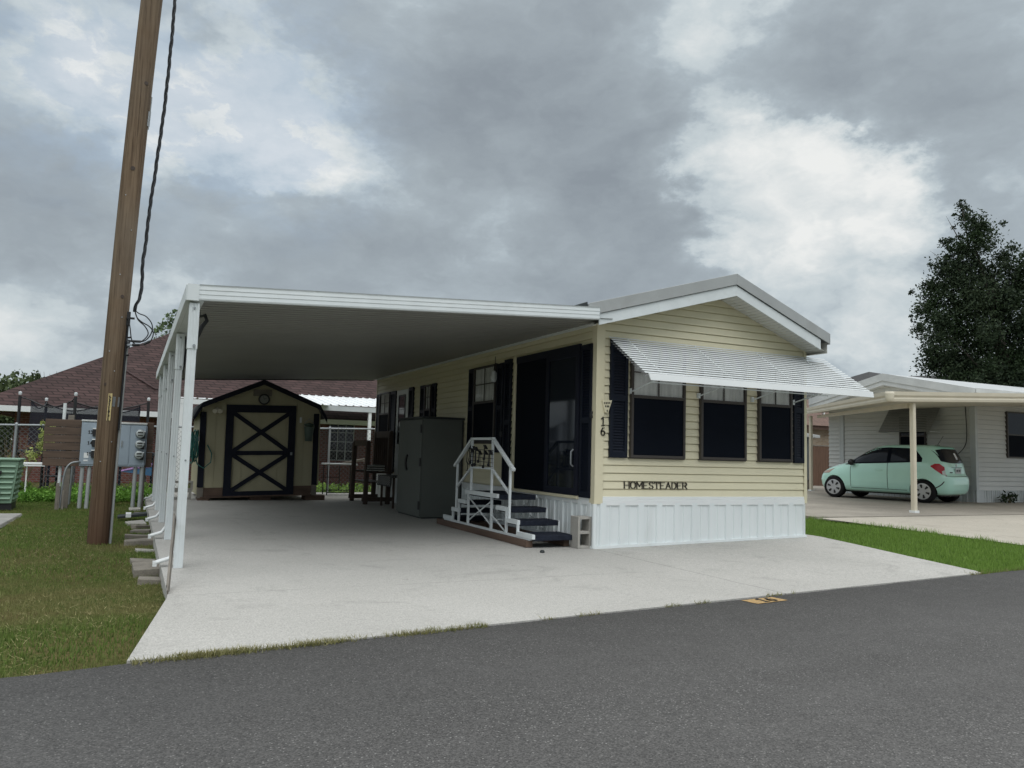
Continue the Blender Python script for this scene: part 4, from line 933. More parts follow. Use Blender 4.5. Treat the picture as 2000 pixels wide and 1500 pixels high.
# ------------------------------------------------------------------ things at the end of the carport
t = root('tray_table', (-.55, 11, 0), 'small pale topped folding tray table with thin black legs right of the shed', 'table')
g = MB(); g.box(-.95, -.18, 10.75, 11.3, .735, .77); g.build('top', K['greyskirt'], t, .004)
for x, y in ((-.9, 10.8), (-.23, 10.8), (-.9, 11.25), (-.23, 11.25)):
    g = MB(); g.bar((x, y, 0), (x, y, .735), .022); g.build('leg', K['blackp'], t)
g = MB(); g.bar((-.9, 10.8, .06), (-.23, 10.8, .06), .018); g.bar((-.9, 11.25, .10), (-.23, 11.25, .10), .018); g.bar((-.9, 11.25, .42), (-.5, 11.25, .42), .018); g.bar((-.5, 11.25, .1), (-.5, 11.25, .735), .018); g.build('brace', K['blackp'], t)
t = root('driftwood', (-.25, 11.1, .77), 'bleached knobbly driftwood branch lying on the tray table', 'driftwood')
g = MB(); g.tube([(-.5, 11, .79), (-.3, 11.02, .80), (-.1, 11.0, .85), (.1, 11, .90), (.2, 11, .98)], [.015, .03, .035, .02, .008], 8); g.tube([(-.1, 11, .85), (.1, 11.1, .83), (.22, 11.1, .87)], [.025, .015, .006], 8); g.build('branch', K['greywood'], t)
# rustic wooden glider bench
t = root('glider_bench', (-.45, 8.3, 0), 'dark brown rustic wooden glider bench by the far house wall', 'bench')
for y in (7.75, 8.85):
    for x, zt in ((-.78, 1.30), (-.30, 1.52)):
        g = MB(); g.bar((x, y, .0), (x + .02, y, zt), .09, .09); g.build('post', K['darkwood'], t, .01)
    MB().bar((-.82, y, .66), (-.22, y, .66), .11, .04).build('arm_rest', K['darkwood'], t, .006); MB().bar((-.85, y, .10), (-.2, y, .10), .07, .09).build('foot_rail', K['darkwood'], t, .006)
g = MB(); g.bar((-.28, 7.7, 1.47), (-.28, 8.9, 1.47), .05, .14); g.bar((-.76, 7.7, 1.27), (-.76, 8.9, 1.27), .05, .12); g.bar((-.28, 7.7, .72), (-.28, 8.9, .72), .05, .10)
for k in range(7): y = 7.85 + k * .15; g.bar((-.28, y, .72), (-.28, y, 1.42), .06, .02)
g.build('backrest', K['darkwood'], t)
g = MB()
for k in range(5): x = -.72 + k * .1; g.bar((x, 7.75, .45), (x, 8.85, .45), .08, .03)
g.build('seat', K['darkwood'], t)
t = root('patio_table', (-.2, 7.0, 0), 'small patio table under a black polka dot cloth behind the charcoal cabinet', 'table')
g = MB(); g.box(-.60, -.06, 6.45, 7.45, .60, .63)
n = 20
for i in range(n):
    y0 = 6.45 + i / n; d0 = .02 * math.sin(i * 1.3); d1 = .02 * math.sin((i + 1) * 1.3)
    g.add([(-.61, y0, .63), (-.61, y0 + 1 / n, .63), (-.635 + d1, y0 + 1 / n, .42), (-.635 + d0, y0, .42)], [(0, 1, 2, 3)])
g.build('tablecloth', K['blackp'], t)
g = MB()
for i in range(16):
    for j in range(4):
        y = 6.48 + i * .062; z = .46 + j * .045 + (.02 if i % 2 else 0); g.disc((-.638 - .02, y, z), (-1, 0, 0), .011, .004, 8)
for i in range(9):
    for j in range(3): g.disc((-.58 + i * .06, 6.449, .615 - .0 - j * .0), (0, -1, 0), .01, .003, 8)
g.build('polka_dot', K['whitecloth'], t)
for x, y in ((-.55, 6.55), (-.12, 6.55), (-.55, 7.35), (-.12, 7.35)):
    g = MB(); g.bar((x, y, 0), (x, y, .6), .04); g.build('leg', K['darkwood'], t)
t = root('cushion', (-.5, 7.65, .66), 'folded striped dark cushion on the arm of the wooden bench', 'cushion')
g = MB()
for k in range(3): g.box(-.80 + .01 * k, -.42, 7.62, 7.95, .69 + .045 * k, .725 + .045 * k)
g.build('fold', K['charcoal'], t, .015)
g = MB()
for k in range(3): g.box(-.81 + .01 * k, -.43, 7.614, 7.62, .703 + .045 * k, .712 + .045 * k)
g.build('stripe', K['whitecloth'], t)
# ================================================================== UTILITY POLE
def pc(z): return (-5.53 + .006 * (z + .12) + .0025 * (z + .12) ** 2, 2.9)       # the pole leans a little towards the home
pole = root('utility_pole', (-5.53, 2.9, -.12), 'brown wooden utility pole leaning slightly on the front lawn', 'utility pole')
g = MB(); nn = 28; zs = [-.25 + .25 * i for i in range(50)]; vs = []
for z in zs:
    cx, cy = pc(z); r = .124 + .001 * (z + .12)
    for k in range(nn):
        a = 2 * math.pi * k / nn; rr = r * (1 + .018 * math.sin(a * 3 + z * .5) + .014 * math.sin(a * 7 + z * .23) + .008 * math.sin(a * 11 + z))
        vs.append((cx + rr * math.cos(a), cy + rr * math.sin(a), z))
g.add(vs, [(i * nn + k, i * nn + (k + 1) % nn, (i + 1) * nn + (k + 1) % nn, (i + 1) * nn + k) for i in range(len(zs) - 1) for k in range(nn)], True); g.add(vs[-nn:], [tuple(range(nn))])
g.build('shaft', K['pole'], pole)
def on_pole(z, du, d=0):   # du: metres along the face towards the road viewer's right
    cx, cy = pc(z); r = .124 + .001 * (z + .12) + d; a = -math.pi / 2 + du / r + .05
    return (cx + r * math.cos(a), cy + r * math.sin(a), z)
g = MB()
for i in range(10):
    z0 = 1.42 + .345 * i / 10; z1 = 1.42 + .345 * (i + 1) / 10
    for z in (z0,): g.add([on_pole(z0, -.022, .004), on_pole(z0, .022, .004), on_pole(z1, .022, .004), on_pole(z1, -.022, .004)], [(0, 1, 2, 3)])
tg = g.build('number_tag', K['tag'], pole)
g = MB()
for i, ch in enumerate('5211951'):
    write(g, ch, lambda u, v, d, i=i: (lambda q: (q[0], q[1], q[2]))(on_pole(1.70 - .046 * i + v, -.012 + u, .006 + d)), .032, .008, .002)
g.build('tag_digit', K['ink'], tg)
g = MB(); g.add([on_pole(z, u, .006) for z, u in ((1.60, .03), (1.60, .13), (1.725, .13), (1.725, .03))], [(0, 1, 2, 3)]); g.build('metal_plate', K['galv'], pole)
for z, u in ((.9, -.05), (1.15, .06), (2.05, .02), (2.3, -.06), (2.75, .05), (3.3, -.02), (3.9, .06), (4.35, -.05)):
    MB().tube([on_pole(z, u, -.002), on_pole(z + .004, u, .008)], .006, 6).build('nail_head', K['galv'], pole)
for z, u, r_ in ((4.72, .0, .028), (1.88, -.07, .02), (3.02, .03, .022), (5.9, .05, .025)):
    g = MB(); q0 = Vector(on_pole(z, u, -.004)); q1 = Vector(on_pole(z, u, .004)); g.tube([q0, q1], r_, 10); g.build('knot', K['darkwood'], pole)
g = MB(); g.tube([on_pole(z, .215, .016) for z in (-.2, .8, 1.8, 2.4)], .017, 10); g.build('ground_conduit', K['pvc'], pole)
g = MB(); g.tube([on_pole(z, .165, .012) for z in (1.3, 2.0, 2.82)], .012, 8); g.build('riser_cable', K['wire'], pole)
g = MB(); g.box(-5.38, -5.29, 2.80, 2.86, 2.745, 2.765); q = on_pole(2.76, .16, .0); g.box(q[0] - .02, q[0] + .03, q[1] - .03, q[1] + .03, 2.66, 2.84); g.build('cable_bracket', K['blackp'], pole)
g = MB()
for z in (2.50, 2.43, 2.38, 2.27): q = on_pole(z, .16, .0); g.tube([q, (q[0] + .05, q[1] - .03, z + .005)], .012, 8)
g.build('terminal', K['blackp'], pole)
g = MB(); g.bar(on_pole(5.35, .17, .01), on_pole(5.55, .17, .01), .03, .03); g.tube([on_pole(z, .17, .02) for z in (5.3, 5.6, 5.75)], .006); g.build('pole_clamp', K['galv'], pole)
t = root('overhead_cable', (-5.2, 2.8, 2.8), 'twisted black service cable dropping beside the utility pole with loose loops at its foot', 'cable')
CB = [(-5.30, 2.80, 2.84), (-5.285, 2.78, 2.92), (-5.245, 2.78, 3.04), (-5.235, 2.78, 3.25), (-5.24, 2.78, 3.5), (-5.22, 2.78, 3.8), (-5.205, 2.78, 4.2), (-5.175, 2.78, 4.6), (-5.15, 2.78, 5.0), (-5.12, 2.78, 5.45), (-5.10, 2.77, 5.9), (-5.085, 2.76, 6.4), (-5.075, 2.75, 6.9), (-5.08, 2.74, 7.4), (-5.10, 2.75, 8.0), (-5.15, 2.77, 8.8), (-5.22, 2.8, 9.6), (-5.28, 2.86, 10.4)]
def smooth(pts, k=6):
    out = []; P = [Vector(p) for p in pts]
    for i in range(len(P) - 1):
        p0, p1, p2, p3 = P[max(i - 1, 0)], P[i], P[i + 1], P[min(i + 2, len(P) - 1)]
        for j in range(k):
            t = j / k; out.append(.5 * ((2 * p1) + (p2 - p0) * t + (2 * p0 - 5 * p1 + 4 * p2 - p3) * t * t + (3 * p1 - p0 - 3 * p2 + p3) * t ** 3))
    return out + [P[-1]]
cc = smooth(CB, 16)
for s_ in range(3):
    g = MB(); L = 0; pts = []
    for i, p in enumerate(cc):
        if i: L += (cc[i] - cc[i - 1]).length
        a = L * 13 + s_ * 2.094; pts.append(p + Vector((math.cos(a), math.sin(a), 0)) * .0125)
    g.tube(pts, .0125 if s_ < 2 else .009, 6); g.build('strand', K['wire'], t)
lp = [[(-5.295, 2.80, 2.86), (-5.24, 2.79, 2.82), (-5.16, 2.78, 2.79), (-5.09, 2.78, 2.71), (-5.075, 2.78, 2.62), (-5.11, 2.78, 2.52), (-5.19, 2.78, 2.455), (-5.37, 2.80, 2.45)],
      [(-5.295, 2.80, 2.86), (-5.265, 2.79, 2.77), (-5.20, 2.78, 2.71), (-5.11, 2.78, 2.66), (-5.06, 2.78, 2.58), (-5.09, 2.78, 2.47), (-5.18, 2.78, 2.415), (-5.37, 2.80, 2.40)],
      [(-5.295, 2.80, 2.86), (-5.25, 2.79, 2.74), (-5.165, 2.78, 2.66), (-5.12, 2.78, 2.57), (-5.16, 2.78, 2.49), (-5.23, 2.78, 2.45), (-5.37, 2.80, 2.47)],
      [(-5.36, 2.80, 2.74), (-5.335, 2.79, 2.62), (-5.31, 2.79, 2.48), (-5.27, 2.79, 2.42)]]
for q in lp:
    g = MB(); g.tube(smooth(q), .008, 6); g.build('loop', K['wire'], t)
g = MB()
for a, b in (((-5.30, 2.78, 2.452), (-5.20, 2.78, 2.455)), ((-5.30, 2.78, 2.405), (-5.21, 2.78, 2.41)), ((-5.16, 2.78, 2.425), (-5.09, 2.78, 2.47))): g.tube([a, b], .017, 8)
g.build('splice', K['wire'], t)

# ================================================================== METER BOARD
mb_ = root('meter_board', (-5.75, 8.75, 0), 'wide brown plank board carrying the electric meter cabinets', 'plank board')
for k in range(6):
    z0 = .67 + .148 * k; g = MB(); g.box(-6.72 + rnd.uniform(-.01, .01), -4.85, 8.72, 8.76, z0, z0 + .140 - (.006 if k == 1 else 0)); g.build('plank', K['boardwood'], mb_, .004)
g = MB()
for x in (-6.35, -5.7, -5.05): g.box(x, x + .1, 8.76, 8.86, -.14, 1.64 if x < -6 else 1.5)
g.build('back_post', K['greywood'], mb_)
g = MB(); g.tube([(-6.42, 8.82, -.1), (-6.42, 8.82, 1.86)], .03, 10); g.build('pipe', K['white'], mb_)
def meter(x0, x1, z0, z1, nums, label, withm, panel, sticker):
    t = root('meter_cabinet', ((x0 + x1) / 2, 8.66, z0), label, 'meter cabinet', 'electric meter cabinets on the plank board')
    g = MB(); g.box(x0, x1, 8.56, 8.718, z0, z1); bd = g.build('cabinet_body', K['meter'], t, .005)
    g = MB(); g.box(x0 - .008, x1 + .008, 8.54, 8.725, z1, z1 + .03); g.build('cap', K['greysiding'], t, .004)
    w = x1 - x0; g = MB(); cw = w - .02 if not panel else w - .34
    xs = x0 + (.30 if panel else .0); g.box(xs + .01, xs + .29, 8.55, 8.559, z0 + .03, z1 - .03); g.box(xs + .295, x1 - .01, 8.55, 8.559, z0 + .03, z1 - .03)
    if panel: g.box(x0 + .01, x0 + .29, 8.55, 8.559, z0 + .03, z1 - .03)
    g.build('cover', K['meter'], t, .004)
    if panel: g = MB(); g.box(x0 + .15, x0 + .175, 8.535, 8.549, z0 + .38, z0 + .50); g.build('latch', K['galv'], t)
    for i, nu in enumerate(nums):
        zc = z1 - .2 - .205 * i; xb = xs + .225
        g = MB(); g.box(xb - .033, xb + .033, 8.49, 8.549, zc - .075, zc + .055); br = g.build('breaker', K['blackp'], t, .006)
        g = MB(); g.box(xb - .034, xb + .034, 8.485, 8.549, zc + .056, zc + .075); g.build('breaker_cap', K['white_clean'], br)
        g = MB(); write(g, nu, lambda u, v, d, zc=zc, xb=xb: (xb - .105 + u, 8.5495 - .002 - d, zc - .03 + v), .055, .013, .002); g.build('number', K['ink'], t)
        xm = x1 - .105
        g = MB(); g.lathe([(.088, 0), (.088, -.03), (.078, -.04)], (xm, 8.549, zc + .02), 22, 'y'); mt = g.build('meter_ring', K['galv'], t)
        g = MB(); g.lathe([(.078, -.04), (.076, -.09), (.06, -.10), (0, -.102)], (xm, 8.549, zc + .02), 22, 'y'); g.build('meter_dome', K['meterglass'], mt)
        g = MB(); g.box(xm - .045, xm + .045, 8.444, 8.4465, zc + .03, zc + .055); g.box(xm - .045, xm + .045, 8.444, 8.4465, zc - .02, zc + .0); g.build('meter_dial', K['ink'], mt)
    if sticker: g = MB(); g.box(x0 + .07, x0 + .15, 8.546, 8.549, z0 + .15, z0 + .25); g.box(x0 + .07, x0 + .14, 8.546, 8.549, z0 + .09, z0 + .12); g.build('sticker', K['white_clean'], t)
    for x in (x0 + .05, x0 + .17):
        g = MB(); xx = x if not panel else x + .37; g.tube([(xx, 8.63, -.16), (xx + .01, 8.63, z0)], .036, 12); g.build('conduit', K['pvc'], t)
meter(-6.10, -5.60, .68, 1.525, ('13', '14', '15'), 'blue grey meter cabinet on the board, mostly hidden behind the pole, with white sticker', True, False, True)
meter(-5.78 + .22, -4.98, .68, 1.50, ('16', '17', '18'), 'blue grey meter cabinet with three round meters, right of the pole', True, True, False)
t = root('curved_conduit', (-6.38, 8.5, 0), 'bent grey conduit rising from a split post into the meter cabinet', 'conduit')
g = MB(); g.tube(smooth([(-6.36, 8.5, -.1), (-6.34, 8.5, .35), (-6.30, 8.5, .62), (-6.22, 8.5, .73), (-6.12, 8.52, .755), (-6.08, 8.57, .757)]), .019, 10); g.build('pipe', K['galv'], t)
g = MB(); g.box(-6.44, -6.39, 8.46, 8.52, -.14, .36); g.box(-6.385, -6.37, 8.46, 8.53, -.14, .30); g.box(-6.335, -6.30, 8.46, 8.52, -.14, .22); g.build('stub_post', K['greywood'], t)
t = root('marker_post', (-6.2, 9.6, 0), 'thin grey metal stake standing behind the bent conduit', 'stake')
g = MB(); g.tube([(-6.28, 9.6, -.2), (-6.26, 9.6, .7)], .022, 8); g.lathe([(.03, .0), (.03, .05), (0, .05)], (-6.26, 9.6, .68), 10); g.build('pipe', K['galv'], t)

# ================================================================== BIN, PAD, PAVERS
t = root('green_bin', (-7.55, 8.4, -.12), 'ribbed light green plastic bin at the left edge of the lawn', 'bin')
g = MB(); g.prism([(-8.1, .0), (-7.10, .0), (-7.03, .76), (-8.15, .76)], lambda u, v: (u, 8.25, v), lambda u, v: (u, 8.95, v)); g.build('body', K['green_plastic'], t, .01)
g = MB(); g.box(-8.17, -7.01, 8.22, 8.98, .762, .80); g.build('lid', K['green_plastic'], t, .012)
g = MB()
for k in range(7):
    z = .08 + .095 * k; xr = -7.105 + .09 * z
    for xa, xb in ((-7.75, -7.40), (-7.32, xr - .03)): g.hexa([(xa, 8.215, z), (xb, 8.215, z), (xb, 8.249, z - .02), (xa, 8.249, z - .02), (xa, 8.235, z + .03), (xb, 8.235, z + .03), (xb, 8.249, z + .035), (xa, 8.249, z + .035)])
    g.box(xr, xr + .03, 8.28, 8.9, z - .01, z + .02)
g.box(-7.395, -7.325, 8.205, 8.249, .02, .75); g.build('rib', K['green_plastic'], t)
g = MB()
for x in (-7.42, -7.33): 
    for z in (.52, .16): g.box(x, x + .05, 8.20, 8.214, z, z + .06)
g.build('vent_hole', K['blackp'], t)
g = MB(); g.box(-8.08, -7.10, 8.28, 8.9, -.12, -.003); g.build('base', K['blackp'], t)
g = MB(); g.hexa([(-7.6, 5.05, -.13), (-6.83, 5.02, -.13), (-6.77, 7.0, -.13), (-7.6, 7.05, -.13), (-7.6, 5.05, -.075), (-6.85, 5.02, -.075), (-6.80, 7.0, -.075), (-7.6, 7.05, -.075)])
tag(g.build('concrete_pad', K['concretepad'], None, .01), 'grey concrete utility pad set flat in the lawn', 'concrete pad')
PV = [(-5.10, 8.05, .20, .32, .03, 0, 'block', 'pale flat paver by the last downspout, closest to the green weeds'), (-5.0, 7.2, .22, .25, .04, .05, 'greywood', 'narrow grey plank under a downspout, just behind the dark downspout tray'),
      (-5.09, 5.25, .26, .45, .04, .1, 'block', 'light square paver with a hole beside the slab edge'), (-5.0, 4.55, .30, .13, .05, .55, 'greywood', 'grey board lying askew against the slab edge, upper of two crossed boards'),
      (-5.02, 3.98, .28, .11, .05, -.5, 'greywood', 'grey board lying askew against the slab edge, lower of two crossed boards'), (-5.06, 3.35, .34, .12, .055, 0, 'greywood', 'thin straight brown-grey board nearest the base of the pole'),
      (-5.06, 2.72, .34, .26, .07, .0, 'paver', 'thick round-edged paver under the second downspout'), (-5.0, 1.95, .20, .2, .015, .1, 'block', 'pale paver sunk into the turf between the front two downspouts'),
      (-5.03, .85, .25, .30, .035, .05, 'paver', 'flat tan paver, rear one of the pile at the front post'), (-5.0, .22, .27, .48, .085, .03, 'paver', 'large thick tan paver in the pile at the front post'),
      (-4.99, -.36, .20, .22, .05, -.05, 'paver', 'dark paver half sunk at the front corner of the pile')]
for x, y, sx, sy, h, rot, mk_, lab in PV:
    g = MB(); c_, s_ = math.cos(rot), math.sin(rot); z0 = lz(x, y) - .03; zt = lz(x, y) + h * .8 + .008
    q = [(x + a * sx / 2 * c_ - b * sy / 2 * s_, y + a * sx / 2 * s_ + b * sy / 2 * c_) for a, b in ((-1, -1), (1, -1), (1, 1), (-1, 1))]
    g.hexa([(a, b, z0) for a, b in q] + [(a, b, zt + .012 * math.sin(a * 9 + b * 5)) for a, b in q])
    o = g.build('paver' if mk_ != 'greywood' else 'board', K[mk_], None, .006); tag(o, lab, 'paver' if mk_ != 'greywood' else 'board', 'pavers and boards along the slab edge')
g = MB()
g.add([(-5.36, 5.95, -.09), (-4.92, 5.95, -.05), (-4.92, 6.25, -.05), (-5.36, 6.25, -.09), (-5.36, 5.95, -.05), (-4.92, 5.95, -.0), (-4.92, 6.25, -.0), (-5.36, 6.25, -.05)], [(0, 3, 2, 1), (4, 5, 6, 7), (0, 1, 5, 4), (1, 2, 6, 5), (2, 3, 7, 6), (3, 0, 4, 7)])
t = g.build('downspout_tray', K['charcoal_trim'], None, .008); tag(t, 'dark plastic downspout tray with a white band lying on the lawn', 'downspout tray')
g = MB(); g.box(-5.24, -5.16, 5.93, 6.27, -.07, -.012); g.build('white_band', K['white_clean'], t)

# ================================================================== CHAIN-LINK FENCE
def ftop(x): return 1.46 + (x + 7.6) * .0265
fn = root('chain_link_fence', (-4, 12, 0), 'galvanised chain link fence running behind the shed and meter board', 'fence')
g = MB(); g.tube([(x, 12, ftop(x)) for x in (-11, -7, -3, 1, 4.5)], .022, 8); g.build('top_rail', K['galv'], fn)
for x in (-10.2, -7.55, -5.0, -3.2, -.62, 1.9, 4.4):
    g = MB(); g.tube([(x, 12, -.2), (x, 12, ftop(x) + .02)], .028, 10); g.lathe([(.032, 0), (.03, .03), (0, .05)], (x, 12, ftop(x) + .01), 10); g.build('post', K['galv'], fn)
g = MB(); p_ = .11
for sgn in (1, -1):
    k = -40
    for k in range(-30, 165):
        xb = -11 + k * p_; z0, z1 = 0.0, ftop(xb)
        a = (xb, z0); b = (xb + sgn * (z1 - z0), z1)
        if max(a[0], b[0]) < -11 or min(a[0], b[0]) > 4.5: continue
        g.bar((a[0], 12.012 * 1 + .004 * sgn, a[1]), (b[0], 12.012 + .004 * sgn, b[1]), .0045, .0045)
g.build('wire_mesh', K['mesh'], fn)

# ================================================================== BRICK HOUSE BEHIND
bh = root('brick_house', (0, 24, 0), 'red brick house with a maroon shingled hip roof beyond the fence', 'house')
g = MB(); g.box(-8.6, 9, 20.6, 31, -.2, 2.1); g.build('wall', K['redbrick'], bh)
g = MB(); e0 = (-9.7, 19.75, 2.16); PT = .60; yr = 26.2; d_ = yr - e0[1]; zr = e0[2] + d_ * PT
vs = [e0, (14, 19.75, 2.16), (14, 33, 2.16), (-9.7, 33, 2.16), (e0[0] + d_, yr, zr), (14 - d_, yr, zr)]
g.add(vs, [(0, 1, 5, 4), (0, 4, 3), (1, 2, 5), (2, 3, 4, 5)])
g.bar((-5.65, 22.29, 3.70), (-4.58, 21.07, 2.97), .13, .04)
rf_ = g.build('roof', K['shingle'], bh)
g = MB(); g.box(-9.52, 14, 19.70, 19.745, 1.99, 2.16); g.box(-9.52, -9.47, 19.745, 33, 1.99, 2.16); g.add([(-9.5, 19.745, 2.0), (14, 19.745, 2.0), (14, 20.6, 2.0), (-9.5, 20.6, 2.0)], [(0, 1, 2, 3)]); g.build('fascia', K['white_clean'], rf_)
for x0, x1, z0, z1 in ((1.3, 2.2, .7, 2.05), (3.1, 3.8, .35, 2.05), (-7.4, -5.6, .5, 1.8)):
    g = MB(); g.box(x0, x1, 20.56, 20.598, z0, z1); w = g.build('window', K['glass'], bh)
    g = MB(); xm = (x0 + x1) / 2; zm = (z0 + z1) / 2
    for xx in (x0, xm - .15, xm + .15, x1): g.box(xx - .012, xx + .012, 20.53, 20.559, z0, z1)
    for k in range(5): zz = z0 + (z1 - z0) * k / 4; g.box(x0, x1, 20.535, 20.558, zz - .009, zz + .009)
    g.build('window_frame', K['greyskirt'], w)
g = MB(); x_ = -.5; prof = []
while x_ < 8:
    prof += [(x_, 0), (x_ + .16, 0), (x_ + .18, .03), (x_ + .21, .03), (x_ + .23, 0)]; x_ += .25
g.grid([[(x, 16.8, 2.52 + d), (x, 20.4, 3.02 + d)] for x, d in prof], False); pr = g.build('patio_roof', K['white_roof'], bh)
g = MB(); g.box(-.5, 8, 16.82, 16.9, 2.34, 2.50); g.build('patio_beam', K['greyskirt'], pr)
for x in (-.45, 1.72, 5):
    g = MB(); g.box(x, x + .1, 16.85, 16.95, -.2, 2.34); g.build('patio_post', K['white_clean'], pr)
g = MB(); x_ = -8.0; prof = []
while x_ < -3.6:
    prof += [(x_, 0), (x_ + .16, 0), (x_ + .18, .03), (x_ + .21, .03), (x_ + .23, 0)]; x_ += .25
prof = [(x + 3.9, d) for x, d in prof]
g.grid([[(x, 15.2, 2.42 + d), (x, 19, 2.62 + d)] for x, d in prof], False); pr = g.build('patio_roof', K['white_roof'], bh)
g = MB(); g.box(-4.1, -.5, 15.2, 15.26, 2.26, 2.40)
for x in (-4.1, -.6): g.box(x, x + .1, 15.21, 15.3, -.2, 2.26)
g.build('patio_post', K['white_clean'], pr)

# ------------------------------------------------------------------ trampoline
tr = root('trampoline', (-6.2, 15.0, 0), 'trampoline with dark safety net and foam capped poles behind the fence', 'trampoline')
TP = [(-7.80, 14.4), (-7.36, 15.9), (-6.54, 13.55), (-4.90, 14.3), (-5.95, 16.4)]
for i, (x, y) in enumerate(TP):
    zt = 2.24 if i == 1 else 2.30
    g = MB(); g.tube([(x + .03, y, -.2), (x, y, zt - .08)], .036, 10); p = g.build('pole', K['blackp'], tr)
    g = MB(); g.lathe([(.036, -.05), (.036, -.03), (.040, .0), (.032, .025), (0, .035)], (x, y, zt), 12); g.build('pole_cap', K['greyskirt'], p)
order = [(-7.55, 14.35), (-6.62, 13.65), (-5.1, 14.3), (-5.1, 15.9), (-6.2, 16.5), (-7.35, 15.85), (-7.55, 14.35)]
g = MB(); P = []; top = []
for (a, b) in zip(order[:-1], order[1:]):
    for k in range(8):
        t_ = k / 8; x = a[0] + (b[0] - a[0]) * t_; y = a[1] + (b[1] - a[1]) * t_; sag = .16 * math.sin(math.pi * t_); ww = .03 * math.sin(k * 2.1)
        P.append([(x + ww, y, 2.12 - sag), (x, y + ww, 1.5), (x + ww, y, .85)]); top.append((x, y, 2.12 - sag))
P.append(P[0]); top.append(top[0]); g.grid(P); g.build('net', K['net'], tr)
g = MB(); g.tube(top, .016, 6); 
for (x, y), q in zip(TP[:4], ((-7.55, 14.35, 2.12), (-7.35, 15.85, 2.12), (-6.62, 13.65, 2.12), (-5.1, 14.3, 2.12))): g.tube([(x, y, 2.2), q], .014, 6)
g.build('net_rope', K['blackp'], tr)
g = MB(); g.lathe([(1.25, .86), (1.62, .88), (1.64, .80), (1.25, .80)], (-6.25, 15.1, 0), 36); g.lathe([(0, .83), (1.25, .83)], (-6.25, 15.1, 0), 36)
for a in range(6): g.tube([(-6.25 + 1.55 * math.cos(a * 1.05), 15.1 + 1.55 * math.sin(a * 1.05), -.2), (-6.25 + 1.55 * math.cos(a * 1.05), 15.1 + 1.55 * math.sin(a * 1.05), .82)], .03, 8)
g.build('bed', K['navy'], tr)
# folding chair, pale table edge, blue kite-like bundle, plants along the fence
t = root('folding_chair', (-6.75, 12.7, 0), 'black folding chair standing behind the fence', 'chair')
g = MB(); g.tube(smooth([(-7.0, 12.8, -.1), (-7.0, 12.85, .4), (-6.98, 12.9, .66), (-6.86, 12.92, .76), (-6.55, 12.92, .76), (-6.43, 12.9, .66), (-6.41, 12.85, .4), (-6.41, 12.8, -.1)]), .018, 8); g.tube([(-7.0, 12.5, -.1), (-7.0, 12.9, .42)], .018, 8); g.tube([(-6.41, 12.5, -.1), (-6.41, 12.9, .42)], .018, 8); g.build('frame', K['blackp'], t)
g = MB(); g.box(-6.97, -6.44, 12.88, 12.92, .56, .74); g.build('backrest', K['blackp'], t, .01)
g = MB(); g.box(-6.98, -6.43, 12.45, 12.85, .30, .335); g.build('seat', K['blackp'], t, .01)
t = root('pale_table', (-7.1, 11.2, 0), 'white topped table behind the green bin', 'table')
g = MB(); g.box(-8.1, -6.86, 11.1, 11.6, .625, .655); g.box(-8.1, -6.87, 11.08, 11.1, .585, .615); g.build('top', K['white_clean'], t)
for x in (-7.95, -7.2):
    g = MB(); g.tube([(x, 11.15, -.15), (x, 11.15, .625)], .016, 8); g.build('leg', K['white_clean'], t)
g = MB(); g.prism([(-5.42, .44), (-4.75, .56), (-4.75, .34)], lambda u, v: (u, 12.8, v), lambda u, v: (u, 12.95, v + .03)); t = g.build('fabric_bundle', K['blue']); tag(t, 'blue and purple fabric bundle behind the fence near the carport posts', 'fabric')
g = MB(); g.prism([(-5.42, .445), (-4.75, .62), (-4.75, .561)], lambda u, v: (u, 12.79, v), lambda u, v: (u, 12.95, v + .03)); g.build('fabric_edge', K['purple'], t)
rr = random.Random(4)
cl = [(-7.15 + 2.4 * rr.random(), 10.2 + 1.6 * rr.random(), -.1 + .10 * rr.random(), .14 + .09 * rr.random()) for _ in range(110)]
kind(leaves('ground_cover', cl, 4200, .030, K['ground_leaf'], shell=.5, flat=.8, seed=31), 'stuff')
cl = [(-8.9 + 4.4 * rr.random(), 11.7 + .8 * rr.random(), -.06 + .16 * rr.random(), .12 + .07 * rr.random()) for _ in range(60)] + [(-1 + 2.0 * rr.random(), 12.5 + 2 * rr.random(), -.05 + .1 * rr.random(), .14) for _ in range(40)]
kind(leaves('fence_weeds', cl, 3000, .035, K['grassgreen'], shell=.5, seed=32), 'stuff')
t = root('climbing_vine', (-7.0, 11.9, 0), 'pale leaved climbing vine on the fence beside the plank board', 'vine')
g = MB(); g.tube(smooth([(-7.6, 11.9, -.15), (-7.35, 11.9, .5), (-7.05, 11.88, .9), (-6.95, 11.9, 1.3), (-7.05, 11.9, 1.6)]), .012, 6); g.tube(smooth([(-7.2, 11.9, .7), (-6.9, 11.9, 1.0), (-6.85, 11.9, 1.4)]), .01, 6); g.build('stem', K['stem'], t)
leaves('foliage', [(-6.98, 11.85, 1.30, .15), (-6.90, 11.85, 1.12, .16), (-7.02, 11.85, 1.0, .12), (-7.2, 11.85, .80, .14), (-7.33, 11.85, .62, .12), (-7.05, 11.85, 1.52, .05), (-6.85, 11.85, 1.40, .1), (-7.42, 11.85, .45, .10)], 5200, .035, K['vine_leaf'], t, shell=.45, seed=33)
t = root('dry_shrub', (-7.6, 12.2, 0), 'twiggy reddish dry shrub in front of the brick wall behind the bin', 'shrub')
g = MB()
